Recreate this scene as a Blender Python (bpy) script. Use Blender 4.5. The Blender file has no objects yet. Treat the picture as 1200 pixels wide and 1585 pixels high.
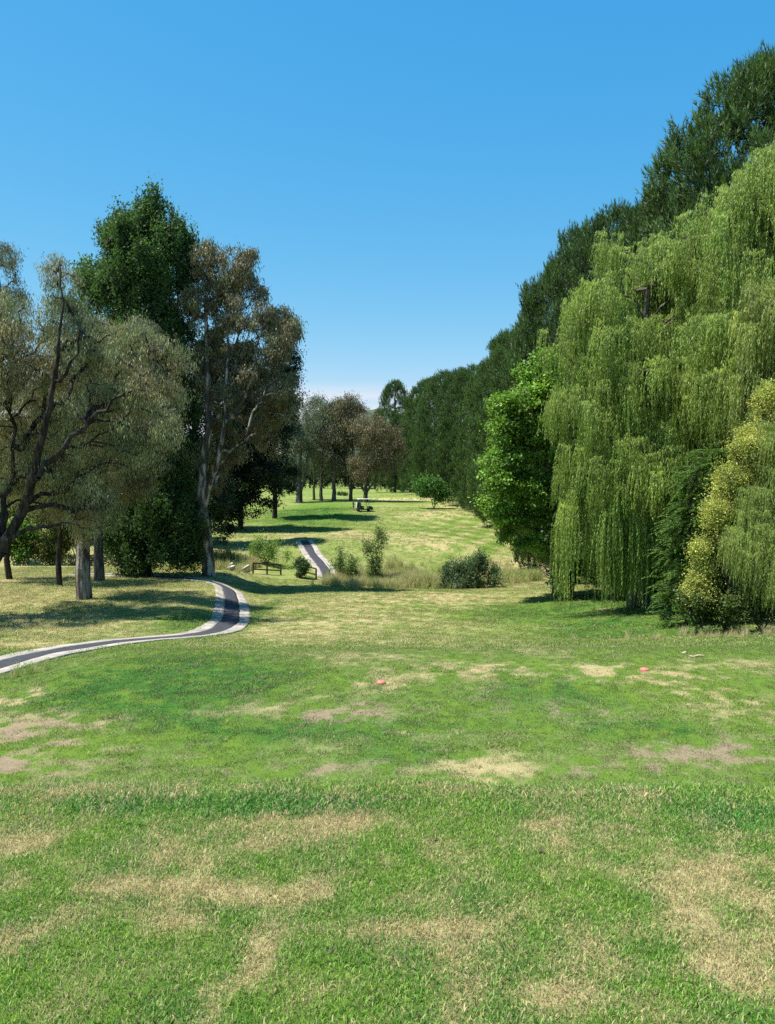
import bpy, math, random
import numpy as np
from mathutils import Vector
random.seed(7)
R = math.radians
scene = bpy.context.scene
COL = scene.collection

# ------------------------------------------------------------------ camera
F = 1250.0                      # focal length in photograph pixels (1200 x 1585)
PITCH = math.atan(52.5 / F)
CZ = 11.0
cam_d = bpy.data.cameras.new('camera')
cam = bpy.data.objects.new('camera', cam_d)
COL.objects.link(cam)
cam.location = (0, 0, CZ)
cam.rotation_euler = (R(90) - PITCH, 0, 0)
cam_d.sensor_fit = 'HORIZONTAL'
cam_d.sensor_width = 36
cam_d.lens = 36 * F / 1200
cam_d.clip_start = 0.05
cam_d.clip_end = 20000
scene.camera = cam

# ------------------------------------------------------------------ light
SUN_EL, SUN_AZ = 67.0, -93.0     # azimuth from +Y (view direction), negative = left
world = bpy.data.worlds.new('World')
scene.world = world
world.use_nodes = True
wn, wl = world.node_tree.nodes, world.node_tree.links
wn.clear()
wo = wn.new('ShaderNodeOutputWorld')
bg = wn.new('ShaderNodeBackground')
sky = wn.new('ShaderNodeTexSky')
sky.sky_type = 'NISHITA'
sky.sun_disc = False
sky.sun_elevation = R(SUN_EL)
sky.sun_rotation = R(SUN_AZ)
sky.altitude = 600
sky.air_density = 1.0
sky.dust_density = 0.35
sky.ozone_density = 1.6
tint = wn.new('ShaderNodeMix'); tint.data_type = 'RGBA'; tint.blend_type = 'MULTIPLY'
tint.inputs[0].default_value = 1.0
tint.inputs[7].default_value = (0.80, 1.13, 1.04, 1)
tc = wn.new('ShaderNodeTexCoord')
sep = wn.new('ShaderNodeSeparateXYZ')
# thin low clouds: a band a few degrees above the horizon all round
mp = wn.new('ShaderNodeMapping'); mp.inputs['Scale'].default_value = (5, 5, 42)
mp.inputs['Location'].default_value = (1.3, 0.2, 0.35)
nz = wn.new('ShaderNodeTexNoise'); nz.inputs['Scale'].default_value = 1.0
nz.inputs['Detail'].default_value = 6; nz.inputs['Roughness'].default_value = 0.55
r1 = wn.new('ShaderNodeMapRange'); r1.inputs[1].default_value = 0.32; r1.inputs[2].default_value = 0.52
r2 = wn.new('ShaderNodeMapRange'); r2.inputs[1].default_value = 0.118; r2.inputs[2].default_value = 0.098
m1 = wn.new('ShaderNodeMath'); m1.operation = 'MULTIPLY'
m2 = wn.new('ShaderNodeMath'); m2.operation = 'MULTIPLY'; m2.inputs[1].default_value = 0.85
cm = wn.new('ShaderNodeMix'); cm.data_type = 'RGBA'
cm.inputs[7].default_value = (4.2, 4.5, 5.0, 1)
wl.new(tc.outputs['Generated'], mp.inputs[0]); wl.new(mp.outputs[0], nz.inputs['Vector'])
wl.new(tc.outputs['Generated'], sep.inputs[0])
wl.new(nz.outputs[0], r1.inputs[0]); wl.new(sep.outputs[2], r2.inputs[0])
wl.new(r1.outputs[0], m1.inputs[0]); wl.new(r2.outputs[0], m1.inputs[1])
wl.new(m1.outputs[0], m2.inputs[0]); wl.new(m2.outputs[0], cm.inputs[0])
shv = wn.new('ShaderNodeHueSaturation'); shv.inputs['Saturation'].default_value = 1.25
wl.new(sky.outputs[0], shv.inputs['Color']); wl.new(shv.outputs[0], tint.inputs[6])
sr = wn.new('ShaderNodeSeparateColor'); cr_ = wn.new('ShaderNodeCombineColor'); wl.new(tint.outputs[2], sr.inputs[0])
for q, (gm_, k_) in enumerate(((1.27, .912), (.61, 1.42), (.30, 2.86))):   # deeper, more even blue of a dry summer sky
    pw = wn.new('ShaderNodeMath'); pw.operation = 'POWER'; pw.inputs[1].default_value = gm_
    ml = wn.new('ShaderNodeMath'); ml.operation = 'MULTIPLY'; ml.inputs[1].default_value = k_
    wl.new(sr.outputs[q], pw.inputs[0]); wl.new(pw.outputs[0], ml.inputs[0]); wl.new(ml.outputs[0], cr_.inputs[q]); wl.new(cr_.outputs[0], cm.inputs[6])
wl.new(cm.outputs[2], bg.inputs[0])
bg.inputs[1].default_value = 0.103
wl.new(bg.outputs[0], wo.inputs[0])

sun_d = bpy.data.lights.new('sun', 'SUN')
sun_d.energy = 5.0
sun_d.angle = R(0.53)
sun_d.color = (1.0, 0.955, 0.88)
sun = bpy.data.objects.new('sun', sun_d)
COL.objects.link(sun)
sdir = Vector((math.sin(R(SUN_AZ)) * math.cos(R(SUN_EL)), math.cos(R(SUN_AZ)) * math.cos(R(SUN_EL)), math.sin(R(SUN_EL))))
sun.rotation_euler = sdir.to_track_quat('Z', 'Y').to_euler()
sun.location = (0, 0, 60)

scene.view_settings.view_transform = 'Standard'
scene.view_settings.look = 'None'
scene.view_settings.gamma = 1
scene.view_settings.exposure = 0.87
scene.view_settings.use_curve_mapping = False
cy = scene.cycles
cy.max_bounces = 5; cy.diffuse_bounces = 3; cy.glossy_bounces = 1
cy.transmission_bounces = 3; cy.transparent_max_bounces = 4; cy.volume_bounces = 0
cy.caustics_reflective = False; cy.caustics_refractive = False
cy.use_denoising = False
cy.use_adaptive_sampling = True
cy.adaptive_threshold = 0.01

# ------------------------------------------------------------------ helpers
def at(px, py, D):
    """world point on the ray of photograph pixel (px, py) at distance D along +Y"""
    u = (px - 600) / F; v = -(py - 792.5) / F
    dy = math.cos(PITCH) + v * math.sin(PITCH)
    dz = -math.sin(PITCH) + v * math.cos(PITCH)
    return np.array([u / dy * D, D, CZ + dz / dy * D])

def sm(t):
    t = np.clip(t, 0, 1)
    return t * t * (3 - 2 * t)

def pchip(xs, ys):
    xs = np.array(xs, float); ys = np.array(ys, float)
    h = np.diff(xs); d = np.diff(ys) / h
    m = np.zeros(len(xs)); m[0] = d[0]; m[-1] = d[-1]
    for i in range(1, len(xs) - 1):
        if d[i - 1] * d[i] > 0:
            w1 = 2 * h[i] + h[i - 1]; w2 = h[i] + 2 * h[i - 1]
            m[i] = (w1 + w2) / (w1 / d[i - 1] + w2 / d[i])
    def f(x):
        x = np.clip(np.asarray(x, float), xs[0], xs[-1])
        i = np.clip(np.searchsorted(xs, x) - 1, 0, len(xs) - 2)
        t = (x - xs[i]) / h[i]
        return ((1 + 2 * t) * (1 - t) ** 2 * ys[i] + t * (1 - t) ** 2 * h[i] * m[i]
                + t * t * (3 - 2 * t) * ys[i + 1] + t * t * (t - 1) * h[i] * m[i + 1])
    return f

centre = pchip([-60, -8, 0, 2.5, 4.1, 4.8, 7, 9.3, 10.8, 17, 20.5, 25, 30, 38, 45, 53, 62, 70, 77, 82, 88, 96, 115, 132, 170, 220, 300, 450, 900, 2200, 9000],
               [-2.2, -1.7, -1.62, -1.64, -1.66, -1.86, -3.3, -4.15, -4.28, -4.3, -4.46, -5.32, -6.15, -7.35, -7.9, -8.5, -9.05, -9.45, -9.55, -9.3, -8.65, -7.5, -7.15, -5.55, -4.35, -3.9, -4.0, -4.2, -3, -4, -4])
left = pchip([-60, -8, 0, 4, 8, 12, 20, 26, 32, 38, 50, 66, 80, 100, 132, 170, 220, 300, 450, 900, 2200, 9000],
             [-2.6, -2.2, -2.2, -2.6, -4.2, -4.8, -5.3, -6.05, -6.75, -7.25, -7.5, -8.1, -8.4, -7.8, -5.8, -4.4, -3.9, -4.0, -4.2, -3, -4, -4])
right = pchip([-60, -8, 0, 4, 8, 11, 20.5, 26, 33, 44, 62, 75, 88, 100, 132, 170, 220, 300, 450, 900, 2200, 9000],
              [-2.2, -1.8, -1.7, -1.9, -3.4, -4.2, -4.5, -5.2, -6.35, -7.25, -8.5, -9.2, -8.9, -7.6, -5.6, -4.35, -3.9, -4.0, -4.2, -3, -4, -4])

def vnoise(x, y, s, seed=0):
    """smooth value noise, cheap and vectorised, -1..1"""
    x = np.asarray(x, float) / s; y = np.asarray(y, float) / s
    xi = np.floor(x).astype(np.int64); yi = np.floor(y).astype(np.int64)
    fx = x - xi; fy = y - yi
    fx = fx * fx * (3 - 2 * fx); fy = fy * fy * (3 - 2 * fy)
    def hsh(a, b):
        n = (a * 374761393 + b * 668265263 + seed * 974634777) & 0xffffffff
        n = ((n ^ (n >> 13)) * 1274126177) & 0xffffffff
        n = n ^ (n >> 16)
        return (n & 0xffff) / 32767.5 - 1
    return ((hsh(xi, yi) * (1 - fx) + hsh(xi + 1, yi) * fx) * (1 - fy)
            + (hsh(xi, yi + 1) * (1 - fx) + hsh(xi + 1, yi + 1) * fx) * fy)

def fbm(x, y, s, n=3, seed=0):
    t = 0; a = 1; tot = 0
    for i in range(n):
        t = t + a * vnoise(x, y, s / 2 ** i, seed + i * 17); tot += a; a *= .55
    return t / tot

def creek(x, y):
    cx = np.asarray(x, float)
    yc = 78.5 - 0.06 * cx + 1.2 * np.sin(cx * 0.13)
    d = np.abs(y - yc)
    ext = sm((cx + 60) / 20) * sm((60 - cx) / 30) * (1 - np.exp(-((cx + 9.6) / 4.6) ** 4))
    return (1 - sm((d - 1.0) / 3.2)) * ext

def height(x, y):
    x = np.asarray(x, float); y = np.asarray(y, float)
    yw = y + (.30 * fbm(x, x * 0 + 3, 1.3, 3, 61) + .10 * fbm(x, y, .35, 2, 62)) * np.exp(-((y - 4.6) / 1.6) ** 2)
    c = centre(yw); l = left(y); r = right(y)
    a = np.interp(y, [0, 4.5, 12, 20, 30, 45, 66, 100], [3.6, 4.0, 6.2, 6.8, 6.6, 7.4, 10, 10])
    tl = sm((-x - a) / 5.0)
    tr = sm((x - np.interp(y, [0, 10, 40, 80], [6, 9, 7, 8])) / 8.0)
    z = c * (1 - tl) * (1 - tr) + l * tl + r * tr
    z = z - 1.3 * creek(x, y)
    amp = np.interp(y, [0, 6, 30, 80, 300], [.012, .05, .12, .2, .4])
    z = z + amp * fbm(x, y, 9.0, 3, 3) + 0.012 * fbm(x, y, .8, 2, 9) * (y > -5)
    far = sm((np.hypot(x, y) - 300) / 600)
    z = z * (1 - far) + (-4 + 2.5 * fbm(x, y, 320, 2, 5)) * far
    return z + CZ

def ground(px, py, d0=2.0, d1=900.0):
    """first hit of the pixel ray with the terrain"""
    D = np.exp(np.linspace(math.log(d0), math.log(d1), 6000))
    p0 = at(px, py, 1.0)
    kx = p0[0]; kz = p0[2] - CZ
    zz = CZ + kz * D; hz = height(kx * D, D)
    i = np.argmax(zz <= hz)
    d = D[i]
    return np.array([kx * d, d, float(height(kx * d, d))])

def gp(px, D):
    x = (px - 600) / F * D
    return np.array([x, D, float(height(x, D))])

def tag(o, label=None, cat=None, group=None, kind=None):
    if label: o['label'] = label
    if cat: o['category'] = cat
    if group: o['group'] = group
    if kind: o['kind'] = kind
    return o

def empty(name, loc, label, cat, group=None, rz=0):
    o = bpy.data.objects.new(name, None); COL.objects.link(o)
    o.location = loc; o.rotation_euler[2] = rz; o.empty_display_size = .3
    return tag(o, label, cat, group)

def mesh_obj(name, me, parent=None, mat=None, kind=None):
    o = bpy.data.objects.new(name, me); COL.objects.link(o)
    if mat and not me.materials: me.materials.append(mat)
    if parent: o.parent = parent
    if kind: o['kind'] = kind
    return o

def np_mesh(name, V, Fc, k, face_col=None, smooth=False, extra=None):
    """V (n,3), Fc (m,k)"""
    me = bpy.data.meshes.new(name)
    V = np.ascontiguousarray(V, np.float32); Fc = np.ascontiguousarray(Fc, np.int32)
    m = len(Fc)
    me.vertices.add(len(V)); me.vertices.foreach_set('co', V.ravel())
    me.loops.add(m * k); me.loops.foreach_set('vertex_index', Fc.ravel())
    me.polygons.add(m)
    me.polygons.foreach_set('loop_start', np.arange(0, m * k, k, dtype=np.int32))
    if smooth: me.polygons.foreach_set('use_smooth', np.ones(m, bool))
    me.update(calc_edges=True)
    if face_col is not None:
        at_ = me.attributes.new('tint', 'FLOAT_COLOR', 'FACE')
        c = np.ones((m, 4), np.float32); c[:, :3] = face_col
        at_.data.foreach_set('color', c.ravel())
    return me

# ---- primitive builder collecting boxes / tubes into one mesh
class MB:
    def __init__(s): s.v = []; s.f = []
    def add(s, V, Fs):
        n = len(s.v); s.v += [tuple(map(float, p)) for p in V]; s.f += [tuple(i + n for i in f) for f in Fs]; return s
    def box(s, c, d, rz=0, rx=0, ry=0):
        from mathutils import Euler
        M = Euler((rx, ry, rz)).to_matrix()
        V = [Vector(c) + M @ Vector((sx * d[0] / 2, sy * d[1] / 2, sz * d[2] / 2)) for sx in (-1, 1) for sy in (-1, 1) for sz in (-1, 1)]
        return s.add(V, [(0, 1, 3, 2), (4, 6, 7, 5), (0, 4, 5, 1), (2, 3, 7, 6), (0, 2, 6, 4), (1, 5, 7, 3)])
    def tube(s, a, b, r0, r1=None, n=8, cap=True):
        r1 = r0 if r1 is None else r1
        a = Vector(a); b = Vector(b); z = (b - a).normalized()
        x = z.orthogonal().normalized(); y = z.cross(x)
        V = []
        for p, r in ((a, r0), (b, r1)):
            for i in range(n):
                t = 2 * math.pi * i / n; V.append(p + x * r * math.cos(t) + y * r * math.sin(t))
        Fs = [(i, (i + 1) % n, n + (i + 1) % n, n + i) for i in range(n)]
        if cap: Fs += [tuple(range(n))[::-1], tuple(range(n, 2 * n))]
        return s.add(V, Fs)
    def prism(s, pts, axis_len, c=(0, 0, 0)):
        """profile pts in (y,z) extruded along x"""
        n = len(pts); V = [(c[0] - axis_len / 2, c[1] + p[0], c[2] + p[1]) for p in pts] + [(c[0] + axis_len / 2, c[1] + p[0], c[2] + p[1]) for p in pts]
        Fs = [(i, (i + 1) % n, n + (i + 1) % n, n + i) for i in range(n)] + [tuple(range(n))[::-1], tuple(range(n, 2 * n))]
        return s.add(V, Fs)
    def build(s, name, mat, parent=None, bevel=0, smooth=False):
        me = bpy.data.meshes.new(name); me.from_pydata(s.v, [], s.f); me.update()
        if smooth: me.polygons.foreach_set('use_smooth', np.ones(len(me.polygons), bool))
        o = mesh_obj(name, me, parent, mat)
        if bevel:
            m = o.modifiers.new('bevel', 'BEVEL'); m.width = bevel; m.segments = 2; m.limit_method = 'ANGLE'
        return o

# ------------------------------------------------------------------ materials
def new_mat(name):
    m = bpy.data.materials.new(name); m.use_nodes = True
    n = m.node_tree.nodes; n.clear()
    return m, n, m.node_tree.links

def leaf_mat(name, trans=0.35, rough=0.55, spec=0.25, gain=1.0, tcol=(1.15, 1.25, .55)):
    m, n, l = new_mat(name)
    out = n.new('ShaderNodeOutputMaterial'); a = n.new('ShaderNodeAttribute'); a.attribute_name = 'tint'
    oi = n.new('ShaderNodeObjectInfo')
    hv = n.new('ShaderNodeHueSaturation')
    mr = n.new('ShaderNodeMapRange'); mr.inputs[3].default_value = .86 * gain; mr.inputs[4].default_value = 1.12 * gain
    l.new(oi.outputs['Random'], mr.inputs[0]); l.new(mr.outputs[0], hv.inputs['Value']); l.new(a.outputs['Color'], hv.inputs['Color'])
    p = n.new('ShaderNodeBsdfPrincipled'); p.inputs['Roughness'].default_value = rough
    p.inputs['Specular IOR Level'].default_value = spec
    l.new(hv.outputs[0], p.inputs['Base Color'])
    t = n.new('ShaderNodeBsdfTranslucent')
    mx = n.new('ShaderNodeMix'); mx.data_type = 'RGBA'; mx.blend_type = 'MULTIPLY'; mx.inputs[0].default_value = 1
    mx.inputs[7].default_value = (*tcol, 1)
    l.new(hv.outputs[0], mx.inputs[6]); l.new(mx.outputs[2], t.inputs['Color'])
    s = n.new('ShaderNodeMixShader'); s.inputs[0].default_value = trans
    l.new(p.outputs[0], s.inputs[1]); l.new(t.outputs[0], s.inputs[2]); l.new(s.outputs[0], out.inputs[0])
    return m

def bark_mat(name, c1, c2, c3=None, scale=3.0, stretch=.25, patch=0.5):
    m, n, l = new_mat(name)
    out = n.new('ShaderNodeOutputMaterial'); p = n.new('ShaderNodeBsdfPrincipled'); p.inputs['Roughness'].default_value = .85
    p.inputs['Specular IOR Level'].default_value = .15
    tcn = n.new('ShaderNodeTexCoord'); mpn = n.new('ShaderNodeMapping'); mpn.inputs['Scale'].default_value = (scale, scale, scale * stretch)
    l.new(tcn.outputs['Object'], mpn.inputs[0])
    no = n.new('ShaderNodeTexNoise'); no.inputs['Scale'].default_value = 1.6; no.inputs['Detail'].default_value = 5
    l.new(mpn.outputs[0], no.inputs['Vector'])
    rp = n.new('ShaderNodeValToRGB'); e = rp.color_ramp.elements
    e[0].position = patch - .07; e[0].color = (*c1, 1); e[1].position = patch + .07; e[1].color = (*c2, 1)
    l.new(no.outputs[0], rp.inputs[0])
    n2 = n.new('ShaderNodeTexNoise'); n2.inputs['Scale'].default_value = 9; n2.inputs['Detail'].default_value = 4
    l.new(mpn.outputs[0], n2.inputs['Vector'])
    mx = n.new('ShaderNodeMix'); mx.data_type = 'RGBA'; mx.blend_type = 'MULTIPLY'; mx.inputs[0].default_value = .7
    r2_ = n.new('ShaderNodeMapRange'); r2_.inputs[3].default_value = .45; r2_.inputs[4].default_value = 1.5
    l.new(n2.outputs[0], r2_.inputs[0]); l.new(rp.outputs[0], mx.inputs[6]); l.new(r2_.outputs[0], mx.inputs[7])
    l.new(mx.outputs[2], p.inputs['Base Color'])
    b = n.new('ShaderNodeBump'); b.inputs['Strength'].default_value = .8; b.inputs['Distance'].default_value = .06
    l.new(n2.outputs[0], b.inputs['Height']); l.new(b.outputs[0], p.inputs['Normal'])
    l.new(p.outputs[0], out.inputs[0])
    return m

def plain(name, c, rough=.6, metal=0, var=.25, scale=8, bump=.2, spec=.4):
    m, n, l = new_mat(name)
    out = n.new('ShaderNodeOutputMaterial'); p = n.new('ShaderNodeBsdfPrincipled')
    p.inputs['Roughness'].default_value = rough; p.inputs['Metallic'].default_value = metal
    p.inputs['Specular IOR Level'].default_value = spec
    tcn = n.new('ShaderNodeTexCoord'); no = n.new('ShaderNodeTexNoise'); no.inputs['Scale'].default_value = scale; no.inputs['Detail'].default_value = 6
    l.new(tcn.outputs['Object'], no.inputs['Vector'])
    mr = n.new('ShaderNodeMapRange'); mr.inputs[1].default_value = .3; mr.inputs[2].default_value = .7
    mr.inputs[3].default_value = 1 - var; mr.inputs[4].default_value = 1 + var
    l.new(no.outputs[0], mr.inputs[0])
    mx = n.new('ShaderNodeMix'); mx.data_type = 'RGBA'; mx.blend_type = 'MULTIPLY'; mx.inputs[0].default_value = 1
    mx.inputs[6].default_value = (*c, 1); l.new(mr.outputs[0], mx.inputs[7]); l.new(mx.outputs[2], p.inputs['Base Color'])
    if bump:
        b = n.new('ShaderNodeBump'); b.inputs['Strength'].default_value = bump; b.inputs['Distance'].default_value = .01
        l.new(no.outputs[0], b.inputs['Height']); l.new(b.outputs[0], p.inputs['Normal'])
    l.new(p.outputs[0], out.inputs[0])
    return m

# turf colours shared by the ground sheet and the grass growing on it
GREEN = (0.118, 0.188, 0.026); LUSH = (0.042, 0.125, 0.020); STRAW = (0.36, 0.305, 0.150); DIRT = (0.245, 0.19, 0.122); MID = (0.19, 0.215, 0.070)

M_leaf = leaf_mat('leaf', gain=1.2)
M_willow = leaf_mat('willow_leaf', trans=.38, spec=.3)
M_gum = leaf_mat('gum_leaf', trans=.25, spec=.28, rough=.5, tcol=(1.1, 1.15, .7))
M_pine = leaf_mat('pine_needle', trans=.22, spec=.25, rough=.5)
B_dark = bark_mat('dark_bark', (.020, .017, .015), (.060, .050, .042))
B_gum = bark_mat('pale_gum_bark', (.07, .055, .045), (.31, .28, .25), scale=3.2, stretch=.10, patch=.52)
B_mott = bark_mat('mottled_gum_bark', (.07, .06, .05), (.42, .38, .33), scale=1.6, stretch=.3, patch=.54)
B_grey = bark_mat('grey_bark', (.06, .05, .042), (.17, .145, .125))
B_pale = bark_mat('pale_limb_bark', (.16, .13, .11), (.42, .38, .33), scale=2.0, patch=.45)

# ------------------------------------------------------------------ turf mix (dry, dirt, lush) from the world position
def blob(x, y, cx, cy, rx, ry, rot=0.0, soft=.5, seed=1):
    c, s = math.cos(rot), math.sin(rot)
    dx = x - cx; dy = y - cy
    u = (dx * c + dy * s) / rx; v = (-dx * s + dy * c) / ry
    d = np.sqrt(u * u + v * v) + .38 * fbm(x, y, min(rx, ry) * 1.4, 3, seed)
    return 1 - sm((d - (1 - soft)) / (2 * soft))

PATCH = []   # (channel, cx, cy, rx, ry, strength)
def patch(ch, px, py, rxpx, rypx, k):
    g = ground(px, py); D = g[1]
    a = ground(px, py + rypx); b = ground(px, py - rypx)
    ry = abs(b[1] - a[1]) / 2
    PATCH.append((ch, g[0], D, rxpx / F * D, min(ry, D * .5), k))
# upper tee: straw patches
for a in [(560, 1275, 200, 16, .8), (760, 1310, 110, 22, .8), (1090, 1370, 150, 45, .75), (60, 1315, 130, 18, .55), (200, 1375, 150, 14, .6),
          (440, 1385, 110, 18, .75), (640, 1435, 150, 14, .45), (1010, 1420, 90, 14, .6), (60, 1395, 100, 16, .5), (300, 1430, 70, 18, .35),
          (620, 1500, 60, 22, .4), (930, 1545, 150, 26, .5), (60, 1500, 70, 30, .4), (1150, 1480, 60, 50, .35), (360, 1500, 80, 20, .35), (430, 1470, 40, 12, .5)]:
    patch(0, *a)
# lower tee: bare and dry patches
for a in [(590, 1095, 170, 15, .75), (530, 1108, 70, 14, .8), (880, 1100, 90, 10, .6), (1120, 1165, 170, 22, .85), (940, 1195, 100, 16, .7), (420, 1195, 100, 16, .7), (560, 1185, 90, 16, .45),
          (60, 1140, 110, 40, .9), (30, 1190, 110, 22, .8), (260, 1180, 45, 30, .6)]:
    patch(1, *a)
for a in [(60, 1140, 130, 50, .6), (1010, 1050, 90, 18, .7), (760, 1040, 150, 14, .45), (1120, 1085, 90, 26, .5), (740, 1190, 85, 26, .5), (560, 1060, 120, 8, .3), (380, 1090, 130, 20, .3),
          (1150, 1030, 120, 14, .4), (20, 1080, 60, 16, .8), (600, 1130, 90, 12, .3)]:
    patch(0, *a)
for a in [(250, 1060, 190, 45, .9), (520, 1130, 200, 16, .5), (850, 1060, 110, 30, .4), (880, 945, 130, 22, 1.0), (980, 975, 110, 14, .9), (640, 1170, 90, 16, .4), (390, 955, 16, 30, .8), (300, 965, 60, 15, .7),
          (480, 795, 60, 14, .8), (400, 1250, 260, 12, .8), (1150, 1260, 100, 24, .6), (1000, 1130, 80, 14, .5)]:
    patch(2, *a)
# fairway: worn dry bands and the bare strip by the far path
for a in [(560, 828, 90, 5, .8), (650, 838, 60, 6, .6), (690, 795, 60, 5, .6), (720, 785, 60, 5, .6), (620, 772, 70, 2, .8), (480, 960, 160, 25, .35), (600, 1000, 260, 14, .35), (330, 890, 60, 6, .5), (60, 965, 120, 16, .45), (30, 1000, 50, 8, .9),
          (640, 930, 120, 14, .5), (820, 890, 60, 12, .7)]:
    patch(0, *a)
for a in [(560, 826, 60, 3, .5), (630, 836, 45, 4, .5), (830, 905, 40, 6, .6), (935, 945, 45, 5, 1.0), (500, 889, 40, 4, .5), (490, 832, 40, 4, .6)]:
    patch(1, *a)

def turf(x, y):
    x = np.asarray(x, float); y = np.asarray(y, float)
    n1 = fbm(x, y, 6.0, 4, 21); n2 = fbm(x, y, 1.1, 3, 33); n3 = fbm(x, y, .28, 3, 41)
    far = sm((y - 22) / 16)
    near = 1 - sm((y - 4.3) / 3)
    base = .21 * near + .12 * (1 - near) * (1 - far) + .38 * far
    farther = sm((y - 90) / 40)
    base = base - .10 * farther + .20 * sm((-x - 9) / 8) * far * (1 - farther)
    n4 = fbm(x, y, .11, 2, 47)
    dry = base + .24 * n1 + .26 * n2 * (1 - .5 * far) + (.55 * n3 + .62 * n4) * near + .26 * n3 * (1 - near)
    # mowing marks on the far fairway, two crossing sets
    s1 = np.sin((x * .80 + y * .45) * 2.2 + .6 * n1) * sm((x - 1) / 6) * sm((y - 88) / 6) * (1 - sm((y - 128) / 10))
    s2 = np.sin((x * .9 - y * .30) * 1.9) * sm((x - 3) / 6) * sm((y - 84) / 6) * (1 - sm((y - 122) / 10))
    s3 = np.sin(y * 1.15 + .15 * x) * sm((y - 96) / 6) * .7
    s4 = np.sin((x * .55 + y * .8) * 2.4) * sm((y - 21) / 4) * (1 - sm((y - 66) / 8)) * sm((x + 4) / 4)
    dry = dry + .20 * s1 + .16 * s2 + .12 * s3 + .12 * s4
    dirt = .20 * sm((n2 - .38) * 4) * (1 - near) + .25 * sm((n3 - .5) * 5) * near
    lush = .32 + .45 * n1 * (1 - far) + .3 * n2 + .5 * n3 * (1 - far)
    lush = lush * (1 - .5 * far)
    acc = [dry, dirt, lush]
    for i, (ch, cx, cyy, rx, ry, k) in enumerate(PATCH):
        b = blob(x, y, cx, cyy, rx, ry, 0, .72, 50 + i) * k * (.85 if cyy < 4.5 and ch == 0 else 1)
        acc[ch] = acc[ch] + b * np.clip(.58 + 1.9 * n3 + .7 * n2, .0, 1.2)
        if ch == 2: acc[0] = acc[0] - .55 * b
    cr = creek(x, y)
    acc[0] = acc[0] + .3 * cr
    return [np.clip(a, 0, 1) for a in acc]

def turf_colour_nodes(n, l, dry, dirt, lush, straw=STRAW):
    """dry/dirt/lush sockets -> colour socket"""
    def mix(f, a, b):
        x = n.new('ShaderNodeMix'); x.data_type = 'RGBA'
        l.new(f, x.inputs[0])
        if isinstance(a, tuple): x.inputs[6].default_value = (*a, 1)
        else: l.new(a, x.inputs[6])
        if isinstance(b, tuple): x.inputs[7].default_value = (*b, 1)
        else: l.new(b, x.inputs[7])
        return x.outputs[2]
    c = mix(lush, GREEN, LUSH); c = mix(dry, c, straw); c = mix(dirt, c, DIRT)
    return c

def ground_mat():
    m, n, l = new_mat('turf')
    out = n.new('ShaderNodeOutputMaterial'); p = n.new('ShaderNodeBsdfPrincipled'); p.inputs['Roughness'].default_value = .95
    p.inputs['Specular IOR Level'].default_value = .05
    a = n.new('ShaderNodeAttribute'); a.attribute_name = 'turf'
    sp = n.new('ShaderNodeSeparateColor'); l.new(a.outputs['Color'], sp.inputs[0])
    tcn = n.new('ShaderNodeTexCoord')
    def noise(sc, det=6, stretch=None):
        x = n.new('ShaderNodeTexNoise'); x.inputs['Scale'].default_value = sc; x.inputs['Detail'].default_value = det; x.inputs['Roughness'].default_value = .7
        l.new(tcn.outputs['Object'], x.inputs['Vector']); return x
    def addn(sock, no, k):
        q = n.new('ShaderNodeMath'); q.operation = 'SUBTRACT'; q.inputs[1].default_value = .5; l.new(no.outputs[0], q.inputs[0])
        w = n.new('ShaderNodeMath'); w.operation = 'MULTIPLY_ADD'; w.inputs[1].default_value = k; w.use_clamp = True
        l.new(q.outputs[0], w.inputs[0]); l.new(sock, w.inputs[2]); return w.outputs[0]
    nA = noise(3.0, 8); nB = noise(14, 8); nC = noise(55, 5)
    dry = addn(addn(sp.outputs[0], nA, .55), nB, .75)
    dsc = n.new('ShaderNodeMath'); dsc.operation = 'MULTIPLY'; dsc.inputs[1].default_value = .62; l.new(sp.outputs[1], dsc.inputs[0])
    dirt = addn(addn(dsc.outputs[0], nB, 1.7), nC, 1.3)
    dry = addn(dry, nC, .5)
    lush = addn(sp.outputs[2], nA, .8)
    def crisp(sock, a_, b_):
        w = n.new('ShaderNodeMapRange'); w.interpolation_type = 'SMOOTHSTEP'; w.inputs[1].default_value = a_; w.inputs[2].default_value = b_; l.new(sock, w.inputs[0]); return w.outputs[0]
    dirt = crisp(dirt, .26, .60); dry = crisp(dry, .02, .94)
    c = turf_colour_nodes(n, l, dry, dirt, lush)
    mr = n.new('ShaderNodeMapRange'); mr.inputs[1].default_value = .3; mr.inputs[2].default_value = .7; mr.inputs[3].default_value = .6; mr.inputs[4].default_value = 1.4
    l.new(nC.outputs[0], mr.inputs[0])
    mx = n.new('ShaderNodeMix'); mx.data_type = 'RGBA'; mx.blend_type = 'MULTIPLY'; mx.inputs[0].default_value = 1
    l.new(c, mx.inputs[6]); l.new(mr.outputs[0], mx.inputs[7]); l.new(mx.outputs[2], p.inputs['Base Color'])
    b = n.new('ShaderNodeBump'); b.inputs['Strength'].default_value = .8; b.inputs['Distance'].default_value = .06
    l.new(nB.outputs[0], b.inputs['Height']); l.new(b.outputs[0], p.inputs['Normal'])
    l.new(p.outputs[0], out.inputs[0])
    return m

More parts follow.
